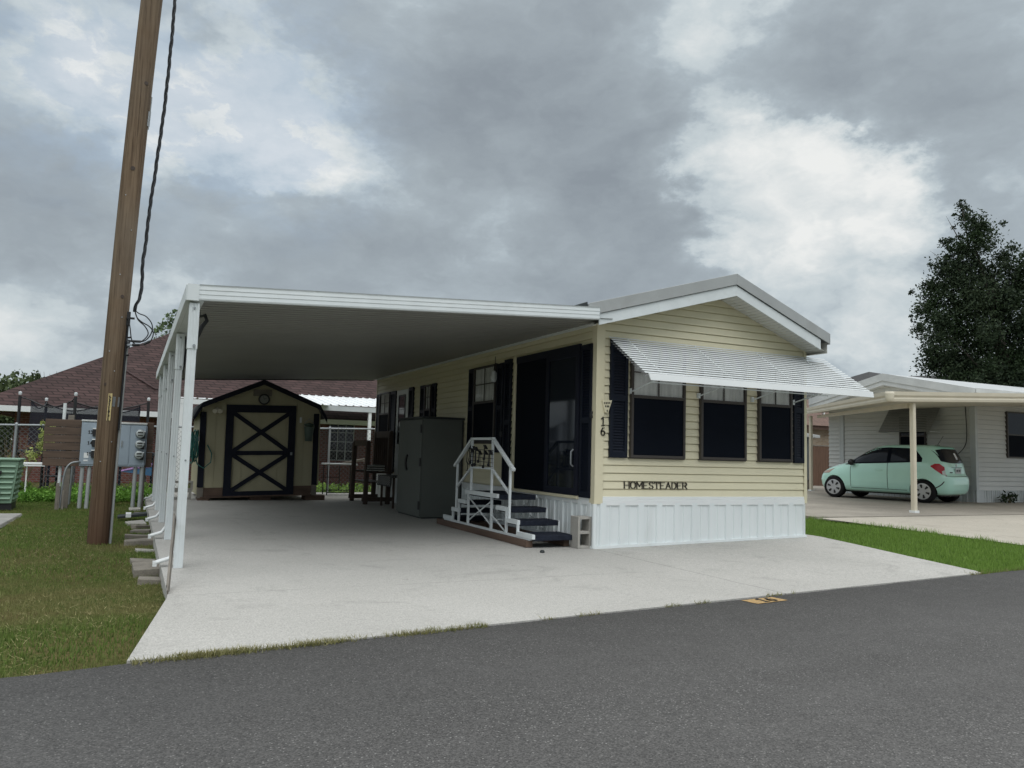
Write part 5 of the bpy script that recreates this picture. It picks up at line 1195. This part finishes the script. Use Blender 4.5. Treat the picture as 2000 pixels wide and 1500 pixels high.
for k in range(22): a = rr.random() * 6.28; g.tube([(-7.55 + .1 * math.cos(a), 12.3, -.15), (-7.55 + .25 * math.cos(a) + rr.uniform(-.1, .1), 12.3 + .2 * math.sin(a), .5), (-7.55 + .42 * math.cos(a), 12.3 + .3 * math.sin(a), .9 + .4 * rr.random())], [.008, .006, .003], 5)
g.build('twig', K['stem'], t)
leaves('foliage', [(-7.55, 12.3, .7, .3), (-7.3, 12.3, 1.0, .18), (-7.75, 12.3, .45, .25)], 900, .03, MT('dry_leaf', (.22, .12, .07), .9), t, shell=.6, seed=34)

# ================================================================== NEIGHBOUR'S CARPORT
nc = root('neighbour_carport', (12, 6, 0), 'almond metal carport roof over the mint hatchback with slim posts', 'carport')
def nzr(x): return 2.45 + .048 * (x - 9.1)
PN = [(9.12, 3.0), (16.38, 12.25), (16.38, 5.98), (24, 5.98), (24, 3.0)]
g = MB(); g.prism(PN, lambda x, y: (x, y, nzr(x) + .04), lambda x, y: (x, y, nzr(x) + .10)); g.build('roof_panel', K['creamn'], nc)
def gutter(g, p, q, nx, ny):
    st_ = [(0, 0), (.05, .0), (.06, .05), (.045, .09), (.075, .13), (.08, .21), (.0, .21)]
    vs = [(x + nx * d, y + ny * d, nzr(x) + h) for (x, y) in (p, q) for d, h in st_]; n = len(st_)
    g.add(vs, [(i, i + 1, n + i + 1, n + i) for i in range(n - 1)]); g.add(vs[:n], [tuple(range(n))]); g.add(vs[n:], [tuple(range(n))])
g = MB(); gutter(g, (9.12, 3.0), (24, 3.0), 0, -1); gutter(g, (16.38, 12.25), (9.12, 3.0), -.787, .617); g.build('gutter', K['creamn'], nc)
g = MB(); g.lathe([(.06, 0), (.09, .05), (.085, .09), (.10, .16), (.09, .212), (0, .212)], (9.1, 2.99, nzr(9.1) - .005), 16); g.build('gutter_corner', K['creamn'], nc)
g = MB(); g.bar((9.95, 3.2, 2.42), (16.3, 11.6, 2.70), .06, .10); g.build('beam', K['creamn'], nc)
for x, y, zt in ((9.93, 3.08, 2.46), (16.12, 11.75, 2.72)):
    g = MB(); g.box(x - .045, x + .045, y - .045, y + .045, .10, zt); g.box(x - .022, x + .022, y - .05, y - .045, .2, zt); p = g.build('post', K['creamn'], nc, .004)
    g = MB(); g.box(x - .07, x + .07, y - .07, y + .07, .10, .16); g.build('post_base', K['white_clean'], p)

# ================================================================== NEIGHBOUR'S HOUSE
nh = root('neighbour_house', (21, 8.3, 0), 'pale grey sided mobile home with white metal roof behind the mint hatchback', 'mobile home')
NF = lambda u, d, z: (u, 6.0 - d, z)
NG = lambda u, d, z: (16.4 - d, u, z)
g = MB(); g.tf = NF; lap(g, 16.4, 28, .45, 3.2, .135, None, .03); g.tf = NG; lap(g, 6.0, 11.2, .58, 3.72, .135, lambda z: (max(6.0, 8.74 - (4.02 - z - .14) / .215), min(11.2, 8.74 + (4.02 - z - .14) / .215)), .03)
g.tf = None; g.box(16.42, 28, 6.02, 11.2, .1, 3.15); g.build('wall', K['greysiding'], nh)
g = MB(lambda u, d, z: (16.4 + u, 6.0 - d, z)); ribs(g, 9, .1, .45, .2); g.tf = lambda u, d, z: (16.4 - d, 6.0 + u, z); ribs(g, 5.2, .1, .58, .2); g.tf = None; g.box(16.37, 16.68, 5.965, 5.985, .1, .47)
g.build('skirting', K['greyskirt'], nh)
MB().prism([(16.36, 5.96), (16.47, 5.96), (16.47, 5.968), (16.368, 5.968), (16.368, 6.12), (16.36, 6.12)], lambda u, v: (u, v, .45), lambda u, v: (u, v, 3.2)).build('corner_trim', K['greyskirt'], nh); MB().box(16.355, 16.366, 10.55, 10.72, .3, 3.0).build('corner_trim', K['greyskirt'], nh)
g = MB(); yr, zr_ = 8.74, 3.97
for ya, yb in ((5.72, yr), (yr, 11.76)):
    za = zr_ - abs(ya - yr) * .218; zb = zr_ - abs(yb - yr) * .218
    g.hexa([(16.05, ya, za - .04), (16.05, yb, zb - .04), (28.2, yb, zb - .04), (28.2, ya, za - .04), (16.05, ya, za), (16.05, yb, zb), (28.2, yb, zb), (28.2, ya, za)])
rf_ = g.build('roof', MT('grey_white_roof', (.52, .54, .55), .5, var=.1, dirt=(.25, .25, .24), damt=.5, ds=2), nh)
g = MB()
for ya, yb in ((5.72, yr), (yr, 11.76)):
    za = zr_ - abs(ya - yr) * .218; zb = zr_ - abs(yb - yr) * .218
    g.hexa([(16.03, ya, za - .22), (16.03, yb, zb - .22), (16.045, yb, zb - .22), (16.045, ya, za - .22), (16.03, ya, za + .01), (16.03, yb, zb + .01), (16.045, yb, zb + .01), (16.045, ya, za + .01)])
    g.hexa([(16.06, ya, za - .36), (16.06, yb, zb - .36), (16.075, yb, zb - .36), (16.075, ya, za - .36), (16.06, ya, za - .2), (16.06, yb, zb - .2), (16.075, yb, zb - .2), (16.075, ya, za - .2)])
    g.add([(16.08, ya, za - .34), (16.08, yb, zb - .34), (16.4, yb, zb - .34), (16.4, ya, za - .34)], [(0, 1, 2, 3)])
g.box(16.05, 28.2, 5.70, 5.715, 3.20, 3.33); g.build('fascia', MT('pale_grey_fascia', (.47, .49, .50), .5, var=.12, vs=1.5), rf_)
def nwin(tf, u0, u1, z0, z1):
    g = MB(tf); e = .04
    g.box(u0, u0 + e, .0, .075, z0, z1); g.box(u1 - e, u1, .0, .075, z0, z1); g.box(u0 + e, u1 - e, .0, .075, z0, z0 + e); g.box(u0 + e, u1 - e, .0, .075, z1 - e, z1); zm = (z0 + z1) / 2; g.box(u0 + e, u1 - e, .0, .07, zm - .02, zm + .02)
    w = g.build('window', K['bronze'], nh); g = MB(tf); g.box(u0 + e, u1 - e, .04, .06, z0 + e, zm - .02); g.build('sun_screen', K['screen'], w); g = MB(tf); g.box(u0 + e, u1 - e, .04, .06, zm + .02, z1 - e); g.build('pane', K['glass'], w)
nwin(NF, 17.78, 18.95, 1.40, 2.76); nwin(NG, 7.5, 8.4, 1.4, 2.6)
g = MB()
for i in range(15):
    t0, t1 = i / 15, (i + .7) / 15; za, zb = 2.88 - .78 * t0, 2.88 - .78 * t1; xa, xb = 16.36 - .55 * t0, 16.36 - .55 * t1
    g.hexa([(xb, 7.0, zb - .01), (xb, 8.75, zb - .01), (xa, 8.75, za - .01), (xa, 7.0, za - .01), (xb, 7.0, zb), (xb, 8.75, zb), (xa, 8.75, za), (xa, 7.0, za)])
a = g.build('awning', MT('shade_grey_slats', (.20, .205, .20), .6), nh); g = MB(); g.bar((16.3, 7.0, 2.1), (15.84, 7.0, 2.12), .02); g.bar((16.3, 8.75, 2.1), (15.84, 8.75, 2.12), .02); g.build('support_arm', K['greyskirt'], a)  # slats coloured darker than the wall to stand in for their shadow
t = root('wall_cable', (16.35, 6.3, 1.5), 'thin dark cable hanging down the grey neighbour house corner', 'cable')
g = MB(); g.tube(smooth([(16.36, 6.25, 3.0), (16.36, 6.22, 2.0), (16.34, 6.3, 1.65), (16.3, 6.55, 1.35), (16.32, 6.5, 1.0), (16.34, 6.3, .75), (16.36, 6.22, .6)]), .012, 6); g.build('line', K['wire'], t)
t = root('low_plant', (17.6, 5.6, .1), 'small dark leaved plant against the pale skirting of the neighbour house', 'plant')
leaves('foliage', [(17.25, 5.72, .24, .16), (17.45, 5.72, .28, .18), (17.65, 5.72, .22, .15)], 1500, .05, K['tree_leaf'], t, seed=36); g = MB(); [g.tube([(17.45, 5.7, .09), (17.45 + .1 * k, 5.72, .3)], .006, 5) for k in (-2, -1, 0, 1, 2)]; g.build('stem', K['stem'], t)
t = root('dark_planter', (19, 5.5, .1), 'dark planter tub at the right edge beside the pale skirting', 'planter')
g = MB(); g.lathe([(0, .11), (.25, .11), (.33, .42), (.35, .43), (.30, .40)], (18.75, 5.45, 0), 16); g.build('tub', K['charcoal_trim'], t)
leaves('foliage', [(18.75, 5.45, .6, .25), (18.6, 5.4, .78, .15)], 700, .05, K['tree_leaf'], t, seed=37)
# things behind, between the two lots
t = root('metal_shed', (17, 13, 0), 'pale grey metal shed seen between the cream home and the neighbour carport', 'shed')
g = MB(lambda u, d, z: (15.6 + u, 12.9 - d, z)); ribs(g, 1.75, .45, 2.08, .12); g.tf = lambda u, d, z: (17.35 + d, 12.9 + u, z); ribs(g, 2, .45, 2.08, .15); g.build('wall', K['galv'], t)
g = MB(); g.hexa([(15.4, 12.7, 2.08), (17.6, 12.7, 2.0), (17.6, 15, 2.0), (15.4, 15, 2.08), (15.4, 12.7, 2.3), (17.6, 12.7, 2.10), (17.6, 15, 2.1), (15.4, 15, 2.3)]); g.build('roof', K['white_clean'], t, .01)
g = MB()
for x in (15.7, 16.5, 17.15): g.box(x, x + .2, 12.9, 14.8, .0, .45)
g.build('footing', K['greywood'], t)
t = root('wood_fence', (22, 16, 0), 'brown wooden privacy fence behind the nose of the mint car', 'fence')
for k in range(28):
    g = MB(); x = 20.3 + k * .15; g.box(x, x + .142, 16, 16.03, .05, 1.78); g.build('board', K['fencewood'], t)
g = MB(); g.box(20.3, 24.5, 15.98, 16.05, 1.79, 1.83); g.build('cap_rail', K['greywood'], t)
t = root('tan_brick_house', (27, 24, 0), 'low tan brick house with brown shingle roof behind the wooden fence', 'house')
g = MB(); g.box(23, 32, 20, 28, -.1, 2.75); g.build('wall', K['palebrick'], t)
g = MB(); g.box(22.9, 32.2, 19.6, 19.65, 2.7, 2.9); g.build('fascia', K['shingle_brown'], t)
g = MB(); g.add([(20.5, 19.5, 2.88), (33, 19.5, 2.88), (33, 29, 2.88), (20.5, 29, 2.88), (23.7, 24, 5.0), (26, 24, 5.0)], [(0, 1, 5, 4), (0, 4, 3), (1, 2, 5), (2, 3, 4, 5)]); rf_ = g.build('roof', K['shingle_brown'], t)
g = MB(); g.tube([(26.4, 20.6, 3.0), (26.4, 20.6, 3.75), (26.2, 20.6, 3.75)], .07, 8); g.build('vent_pipe', K['white_clean'], rf_)
t = root('dark_roofed_house', (42, 29, 0), 'house with a tall dark shingle hip roof behind the neighbour home', 'house')
g = MB(); g.box(33, 58, 24.5, 34, -.1, 3.6); g.build('wall', K['palebrick'], t)
g = MB(); g.add([(31.0, 21.5, 3.6), (60, 21.5, 3.6), (60, 37, 3.6), (31.0, 37, 3.6), (37.7, 27.2, 7.04), (40.5, 27.2, 6.93), (44.4, 27.2, 7.26), (50, 27.2, 7.4)], [(0, 1, 7, 6, 5, 4), (0, 4, 3), (1, 2, 7), (2, 3, 4, 5, 6, 7)]); g.build('roof', K['shingle_dark'], t)

# ================================================================== TREES
def tree(name, base, top, r0, limbs, clumps, n_per, size, mat, label, cat='tree', seed=1, group=None, shell=.4):
    t = root(name, base, label, cat, group); g = MB()
    g.tube(smooth([base, tuple((a + b) / 2 + .1 for a, b in zip(base, top)), top], 4), [r0 * (1 - .7 * i / 8) for i in range(9)], 10); tk = g.build('trunk', K['bark'], t)
    g = MB()
    for a, b in limbs: g.tube(smooth([a, tuple((p + q) / 2 + rnd.uniform(-.15, .15) for p, q in zip(a, b)), b], 3), [min(r0, .035 * math.dist(a, b)) * q for q in (.55, .48, .40, .30, .2, .12, .05)], 6)
    g.build('limb', K['bark'], t)
    leaves('crown', clumps, n_per, size, mat, t, shell=shell, seed=seed); return t
B0 = Vector((27.52, 13.7, 0)); U = Vector((.9, -.436, 0)); VV = Vector((.436, .9, 0))
CL = []
rt = random.Random(12)
for (u, z, r) in ((-.05, 12.75, .25), (.25, 12.3, .42), (.15, 11.7, .6), (.7, 11.5, .55), (.45, 10.9, .9), (-.25, 10.7, .6), (-.75, 11.0, .3), (.2, 10.0, 1.1), (-.85, 9.9, .6), (-.5, 9.2, 1.0), (-1.15, 9.1, .5), (.8, 9.5, .9), (-1.05, 8.4, .85), (-1.6, 8.0, .45), (-1.3, 7.4, .7), (-1.85, 7.1, .4), (-1.5, 6.5, .7), (-1.2, 5.6, .8), (-1.6, 5.9, .4), (-.9, 4.9, .8), (-1.2, 4.3, .6), (-.6, 3.8, .8),
                  (.2, 8.3, 1.5), (0, 7, 1.6), (.3, 5.6, 1.6), (.6, 4.3, 1.6), (1.4, 8.4, 1.4), (1.8, 9.8, .55), (2.0, 10.4, .4), (2.6, 9.9, .75), (3.1, 10.2, .6), (2.3, 9.0, 1.2), (3.3, 9.3, 1.0), (1.8, 6.8, 1.9), (2.0, 5.0, 2.0), (3.4, 7.5, 1.9), (3.6, 5.4, 2.0), (4.9, 8.4, 1.6), (5.2, 6.4, 2.0), (5.0, 4.4, 2.0), (6.4, 7.2, 1.6)):
    p = B0 + U * u + VV * rt.uniform(-.7, .9); CL.append((p.x, p.y, z, r))
    for k in range(6 if r > .5 else 2):
        q = p + U * rt.uniform(-1.15, 1.15) * r + VV * rt.uniform(-1, 1) * r; CL.append((q.x, q.y, z + rt.uniform(-1, 1) * r * 1.05, r * rt.uniform(.16, .36)))
def bp(u, z, v=0): q = B0 + U * u + VV * v; return (q.x, q.y, z)
tree('oak_tree', bp(2.4, -.1, .3), bp(1.2, 9.5), .42, [(bp(2.2, 3.5), bp(-1.1, 7.2)), (bp(2.0, 5), bp(.2, 11.9)), (bp(1.8, 5.5), bp(3.0, 9.8)), (bp(2.2, 3), bp(-.9, 4.6)), (bp(2.2, 4), bp(5.2, 7.0)), (bp(.2, 10.8), bp(-.1, 12.9)), (bp(.2, 10.5), bp(-.75, 12.2)), (bp(0, 9.6), bp(-1.5, 10.6))], CL, 1700, .060, K['tree_leaf'], 'tall dark evergreen oak rising behind the neighbour roof at right', seed=41, shell=.62)
CL = [(-10.3 + rt.uniform(-1.6, 1.6), 31 + rt.uniform(-1, 1), z + rt.uniform(-.3, .3), r) for z, r in ((2.4, 1.0), (2.8, .9), (2.2, 1.1), (3.1, .7), (2.9, .8), (3.3, .6), (3.4, .45), (2.5, 1), (1.6, 1.2), (1.2, 1.3), (3.0, .7), (3.6, .35))]
tree('bushy_tree', (-10.2, 31, -.2), (-10.2, 31, 2.6), .2, [((-10.2, 31, 1.4), (-11.4, 31, 3.3)), ((-10.2, 31, 1.5), (-8.9, 31, 3.2))], CL, 900, .10, K['far_leaf'], 'dark bushy tree behind the left end of the maroon roof', seed=42)
t = root('bare_tree', (-8.6, 33, 0), 'nearly bare twiggy tree peeping over the left slope of the maroon roof', 'tree')
g = MB(); g.tube([(-8.6, 33, -.2), (-8.7, 33, 2), (-8.8, 33, 3.4)], [.1, .07, .03], 8); tk = g.build('trunk', K['bark'], t); g = MB()
for k in range(26):
    a = rt.uniform(-1, 1); g.tube([(-8.75 + a * .1, 33, 2.3 + rt.random()), (-8.75 + a * .6, 33, 3.3 + .4 * rt.random()), (-8.75 + a * 1.05, 33 + rt.uniform(-.5, .5), 3.9 + .45 * rt.random())], [.02, .012, .006], 5)
g.build('twig', K['bark'], t); leaves('crown', [(-9.2, 33, 3.5, .3), (-8.4, 33, 3.7, .25), (-8.0, 33, 3.9, .2)], 500, .06, K['far_leaf'], t, seed=43)
CL = [(-4.36, 34, 6.8, .25), (-4.2, 34, 7.05, .22), (-4.5, 34, 6.65, .14), (-3.98, 34, 7.4, .2), (-3.9, 34, 7.0, .35), (-3.7, 34, 7.3, .25), (-3.5, 34, 7.65, .25), (-3.4, 34, 7.0, .5), (-4.0, 34, 6.3, .5), (-3.5, 34, 6.2, .7), (-3.2, 34, 5.6, .9), (-3.75, 34, 7.75, .12), (-4.05, 34, 7.55, .1)]
tree('leafy_tree', (-3.3, 34, -.2), (-3.7, 34, 6.2), .16, [((-3.6, 34, 5), (-4.7, 34, 6.9)), ((-3.6, 34, 5.4), (-3.8, 34, 7.6))], CL, 800, .085, K['pale_leaf'], 'pale leafy treetop peeping over the ridge beside the carport post', seed=44, shell=.6)
# ================================================================== CAR
car = root('hatchback_car', (0, 0, 0), 'mint green four door hatchback parked under the almond carport', 'car')
LV = [(.21, .14, 3.50, .66), (.25, .06, 3.57, .73), (.34, .02, 3.61, .775), (.48, .0, 3.63, .795), (.60, .005, 3.60, .80), (.69, .03, 3.54, .80), (.74, .075, 3.47, .80), (.82, .095, 3.33, .795), (.90, .11, 3.10, .785), (.97, .13, 2.84, .772), (1.02, .145, 2.72, .758), (1.12, .175, 2.55, .722), (1.22, .215, 2.38, .685), (1.32, .265, 2.20, .645), (1.40, .31, 2.03, .612), (1.44, .345, 1.92, .575), (1.467, .44, 1.76, .495), (1.48, .68, 1.5, .32)]
def lv(z):
    for a, b in zip(LV[:-1], LV[1:]):
        if z <= b[0]:
            t = max(0, (z - a[0]) / (b[0] - a[0])); return [p + (q - p) * t for p, q in zip(a[1:], b[1:])]
    return LV[-1][1:]
EN, EF = 5.5, 3.4     # plan roundness, tail and nose
def side_y(s, z):
    a, b, w = lv(z); c = (a + b) / 2; h = (b - a) / 2; e = EN if s < c else EF
    k = min(1, abs(s - c) / h); return w * max(0, 1 - k ** e) ** (1 / e)
def tail_s(y, z):
    a, b, w = lv(z); c = (a + b) / 2; h = (b - a) / 2; k = min(.999, abs(y) / w); return c - h * (1 - k ** EN) ** (1 / EN)
def nose_s(y, z):
    a, b, w = lv(z); c = (a + b) / 2; h = (b - a) / 2; k = min(.999, abs(y) / w); return c + h * (1 - k ** EF) ** (1 / EF)
HD = R(-12.0); RA = (14.78, 6.06); ca, sa = math.cos(HD), math.sin(HD)
def T(s, y, z):      # car frame -> lot: s runs from tail to nose, y to the car's left
    s2 = (s - .62) * 1.07; y = y * 1.07; z = z * 1.06; fx, fy = math.sin(HD), math.cos(HD)
    return (RA[0] + fx * s2 - fy * y, RA[1] + fy * s2 + fx * y, .112 + z)
ROOTM[car.name] = Matrix.Identity(4)
car.location = (14.4, 7.3, .11); ROOTM[car.name] = Matrix.Translation(car.location)
NA = 72; rows = []
zl = []
for a, b in zip(LV[:-1], LV[1:]):
    k = max(1, int((b[0] - a[0]) / .03)); zl += [a[0] + (b[0] - a[0]) * i / k for i in range(k)]
zl.append(LV[-1][0])
def ring(z):
    a, b, w = lv(z); c = (a + b) / 2; h = (b - a) / 2; out = []
    for i in range(NA):
        th = 2 * math.pi * i / NA; cs, sn = math.cos(th), math.sin(th); e = EF if cs > 0 else EN
        out.append((c + h * math.copysign(abs(cs) ** (2 / e), cs), w * math.copysign(abs(sn) ** (2 / e), sn), z))
    return out
g = MB(lambda *p: T(*p)); vs = []; fs = []
for z in zl: vs += ring(z)
n = len(zl)
fs = [(i * NA + k, i * NA + (k + 1) % NA, (i + 1) * NA + (k + 1) % NA, (i + 1) * NA + k) for i in range(n - 1) for k in range(NA)]
g.add(vs, fs, True); g.add(ring(zl[0]), [tuple(range(NA))[::-1]], False); g.add(ring(zl[-1]), [tuple(range(NA))], True)
import bmesh
bm = bmesh.new(); bv = [bm.verts.new(v) for v in g.v]
for f, s_ in zip(g.f, g.sm):
    q = bm.faces.new([bv[i] for i in f]); q.smooth = s_
bmesh.ops.remove_doubles(bm, verts=bm.verts, dist=1e-5); bmesh.ops.recalc_face_normals(bm, faces=bm.faces)
me = bpy.data.meshes.new('body'); bm.to_mesh(me); bm.free(); me.materials.append(K['mint'])
body = bpy.data.objects.new('body', me); COL.objects.link(body)
cut = MB(T)
for s0 in (.62, 3.005):
    for sg in (1, -1):
        pr = [(s0 + .325 * math.cos(a), .29 + .325 * math.sin(a)) for a in np.linspace(0, 2 * math.pi, 40, endpoint=False)]
        cut.prism(pr, lambda u, v: (u, sg * .52, v), lambda u, v: (u, sg * .95, v))
bm = bmesh.new(); bv = [bm.verts.new(v) for v in cut.v]
for f in cut.f: bm.faces.new([bv[i] for i in f])
bmesh.ops.recalc_face_normals(bm, faces=bm.faces); cm = bpy.data.meshes.new('cutter'); bm.to_mesh(cm); bm.free()
cobj = bpy.data.objects.new('cutter', cm); COL.objects.link(cobj)
md = body.modifiers.new('b', 'BOOLEAN'); md.object = cobj; md.operation = 'DIFFERENCE'; md.solver = 'EXACT'
dg = bpy.context.evaluated_depsgraph_get(); nm = bpy.data.meshes.new_from_object(body.evaluated_get(dg)); body.modifiers.clear(); body.data = nm
bpy.data.objects.remove(cobj)
attach(body, car)
nm.polygons.foreach_set('use_smooth', [True] * len(nm.polygons))
try:
    nm.set_sharp_from_angle(angle=R(40))
except Exception: pass
def patch_side(sg, ss, lo, hi, off, nz_=5):
    P = []
    for s in ss:
        a, b = lo(s), hi(s); P.append([(s, sg * (side_y(s, a + (b - a) * j / nz_) + off), a + (b - a) * j / nz_) for j in range(nz_ + 1)])
    return P
def itp(pts):
    return lambda s: float(np.interp(s, [p[0] for p in pts], [p[1] for p in pts]))
blackwin = K['glass']
for sg in (1, -1):
    lo = itp([(.62, 1.035), (1.5, .985), (2.62, .935)]); hi = itp([(.62, 1.12), (.80, 1.33), (1.0, 1.385), (1.5, 1.40), (1.8, 1.385), (2.1, 1.29), (2.45, 1.09), (2.62, .955)])
    g = MB(T); g.grid(patch_side(sg, np.linspace(.63, 2.62, 34), lo, hi, .004)); win = g.build('side_window', K['screen'], car)
    for a, b in ((.72, 1.42), (1.52, 2.42)):
        g = MB(T); g.grid(patch_side(sg, np.linspace(a, b, 18), lambda s: lo(s) + .035, lambda s: max(lo(s) + .05, hi(s) - .035), .008)); g.build('pane', K['glass'], win)
    g = MB(T)
    for s0, za, zb in ((1.49, .30, .985), (2.50, .34, .93)): g.grid([[(s0 + d, sg * (side_y(s0 + d, z) + .003), z) for z in np.linspace(za, zb, 14)] for d in (-.006, .006)])
    for zz in (.30,): g.grid([[(s, sg * (side_y(s, zz + d) + .003), zz + d) for d in (-.005, .005)] for s in np.linspace(1.0, 2.5, 30)])
    g.build('door_gap', K['charcoal_trim'], car)
    for s0 in (1.62,):
        g = MB(T); g.grid([[(s, sg * (side_y(s, .80 + d) + .02 * math.sin(math.pi * (s - s0) / .2) + .004), .80 + d) for d in (-.02, .0, .02)] for s in np.linspace(s0, s0 + .2, 9)]); g.build('door_handle', K['mint'], car)
    g = MB(T); g.lathe([(0, -.06), (.06, -.05), (.085, 0), (.07, .06), (0, .07)], (2.44, sg * .84, .98), 14, 'y'); m_o = g.build('wing_mirror', K['blackp'], car)
    g = MB(T); g.grid(patch_side(sg, np.linspace(2.42, 2.70, 8), lambda s: .915, lambda s: .97 - (s - 2.42) * .12, .006)); g.bar((2.46, sg * .74, .96), (2.46, sg * .83, .97), .05); g.build('mirror_base', K['blackp'], m_o)
    def pol(deg, z, off=.006):
        a_, b_, w_ = lv(z); c_ = (a_ + b_) / 2; h_ = (b_ - a_) / 2; th = R(deg); cs, sn = math.cos(th), math.sin(th); ex = 2 / (EF if cs > 0 else EN)
        p0 = Vector((c_ + h_ * math.copysign(abs(cs) ** ex, cs), w_ * abs(sn) ** ex)); n_ = Vector((cs, sn)); return (p0.x + n_.x * off, sg * (p0.y + n_.y * off), z)
    lo_ = lambda q: float(np.interp(q, [0, .3, .7, 1], [.925, .84, .735, .70])); hi_ = lambda q: float(np.interp(q, [0, .25, .6, 1], [.95, 1.0, 1.0, .92]))
    g = MB(T); g.grid([[pol(121 + 34 * k / 20, lo_(k / 20) + (hi_(k / 20) - lo_(k / 20)) * j / 8, .008) for j in range(9)] for k in range(21)]); tl = g.build('tail_light', K['redlens'], car)
    g = MB(T); g.grid([[pol(146 + 9 * k / 8, .715 + (.10 + .03 * k / 8) * j / 4, .014) for j in range(5)] for k in range(9)]); g.build('reverse_lens', K['clearlens'], tl)
    g = MB(T); g.grid([[pol(30 + 19 * k / 12, .655 + .02 * k / 12 + (.06 + .07 * k / 12) * j / 4, .006) for j in range(5)] for k in range(13)]); g.build('headlight', K['amber'], car)
    # rear bumper crease
    g = MB(T); g.grid([[(tail_s(y + d, z) - .004, sg * (y + d), z) for d in (-.008, .008)] for y, z in zip(np.linspace(.66, .735, 10), np.linspace(.56, .36, 10))]); g.build('bumper_vent', K['blackp'], car)
g = MB(T); g.grid([[(tail_s(y, z) - .005, y, z) for z in np.linspace(1.02 - .04 * (1 - abs(y) / .62) * 0 + .05 * (abs(y) / .62) ** 3, 1.385 - .05 * (abs(y) / .6) ** 4, 9)] for y in np.linspace(-.60, .60, 25)]); rw = g.build('rear_window', K['glass'], car)
g = MB(T); g.grid([[(tail_s(y, z) - .010, y, z) for z in (1.12, 1.2, 1.28)] for y in (-.20, -.14, -.10)]); g.build('window_sticker', K['white_clean'], rw)
g = MB(T); g.grid([[(nose_s(y, z) + .004, y, z) for z in np.linspace(1.02, 1.39, 9)] for y in np.linspace(-.58, .58, 21)]); g.build('windscreen', K['glass'], car)
g = MB(T); g.grid([[(tail_s(y, 1.42 + d * .03) - .05 * (1 - d), y, 1.425 + d * .03) for d in (0, .5, 1)] for y in np.linspace(-.5, .5, 15)]); g.build('roof_spoiler', K['mint'], car)
pl = MB(T); ps = tail_s(0, .80) - .016; pl.box(ps, ps + .01, -.155, .155, .76, .90); pz = pl.build('licence_plate', K['greyskirt'], car)
g = MB(T); g.box(ps - .004, ps - .001, -.11, .13, .80, .805); 
for k, y in enumerate((.10, .065, .03, -.03, -.065, -.10)): g.box(ps - .004, ps - .001, y - .011, y + .011, .812, .858)
g.build('plate_characters', K['charcoal_trim'], pz)
g = MB(T); g.grid([[(tail_s(y, z) - .006, y, z) for z in (.915, .925)] for y in np.linspace(-.30, .30, 11)]); g.build('hatch_handle', K['charcoal_trim'], car)
g = MB(T); g.lathe([(0, -.01), (.03, -.008), (.04, 0)], (tail_s(0, .965) - .004, 0, .965), 14, 'x'); g.build('emblem', K['chrome'], car)
g = MB(T); g.grid([[(tail_s(y, z) - .006, y, z) for z in (.775, .80)] for y in np.linspace(.30, .44, 6)]); g.build('model_badge', K['blackp'], car)
g = MB(T); g.grid([[(tail_s(y, z) - .003, y, z) for z in (.692, .702)] for y in np.linspace(-.62, .62, 21)]); g.build('hatch_gap', K['charcoal_trim'], car)
g = MB(T); g.box(.52, .62, -.03, .03, 1.455, 1.485); g.tube([(.57, 0, 1.48), (.42, 0, 1.72)], [.006, .004], 6); g.build('antenna', K['blackp'], car)
g = MB(T); g.box(.30, 3.4, -.50, .50, .17, .26); g.build('underbody', K['blackp'], car)
for s0 in (.62, 3.005):
    for sg in (1, -1):
        g = MB(T); g.lathe([(.19, .55 * sg), (.28, .555 * sg), (.292, .60 * sg), (.292, .72 * sg), (.278, .752 * sg), (.215, .765 * sg), (.20, .755 * sg)], (s0, 0, .292), 32, 'y'); ty = g.build('tyre', K['rubber'], car)
        g = MB(T); g.lathe([(0, .755 * sg), (.05, .762 * sg), (.12, .752 * sg), (.20, .760 * sg), (.212, .757 * sg)], (s0, 0, .292), 32, 'y'); rm = g.build('wheel_cover', K['rim'], ty)
        g = MB(T)
        for k in range(6):
            a = k * math.pi / 3 + .3; c_, s_ = math.cos(a), math.sin(a)
            q = [(.085, -.014), (.17, -.030), (.178, 0), (.17, .030), (.085, .014)]
            g.prism(q, lambda r, w: (s0 + r * c_ - w * s_, sg * .757, .292 + r * s_ + w * c_), lambda r, w: (s0 + r * c_ - w * s_, sg * .768, .292 + r * s_ + w * c_))
        g.build('wheel_slot', K['blackp'], rm)
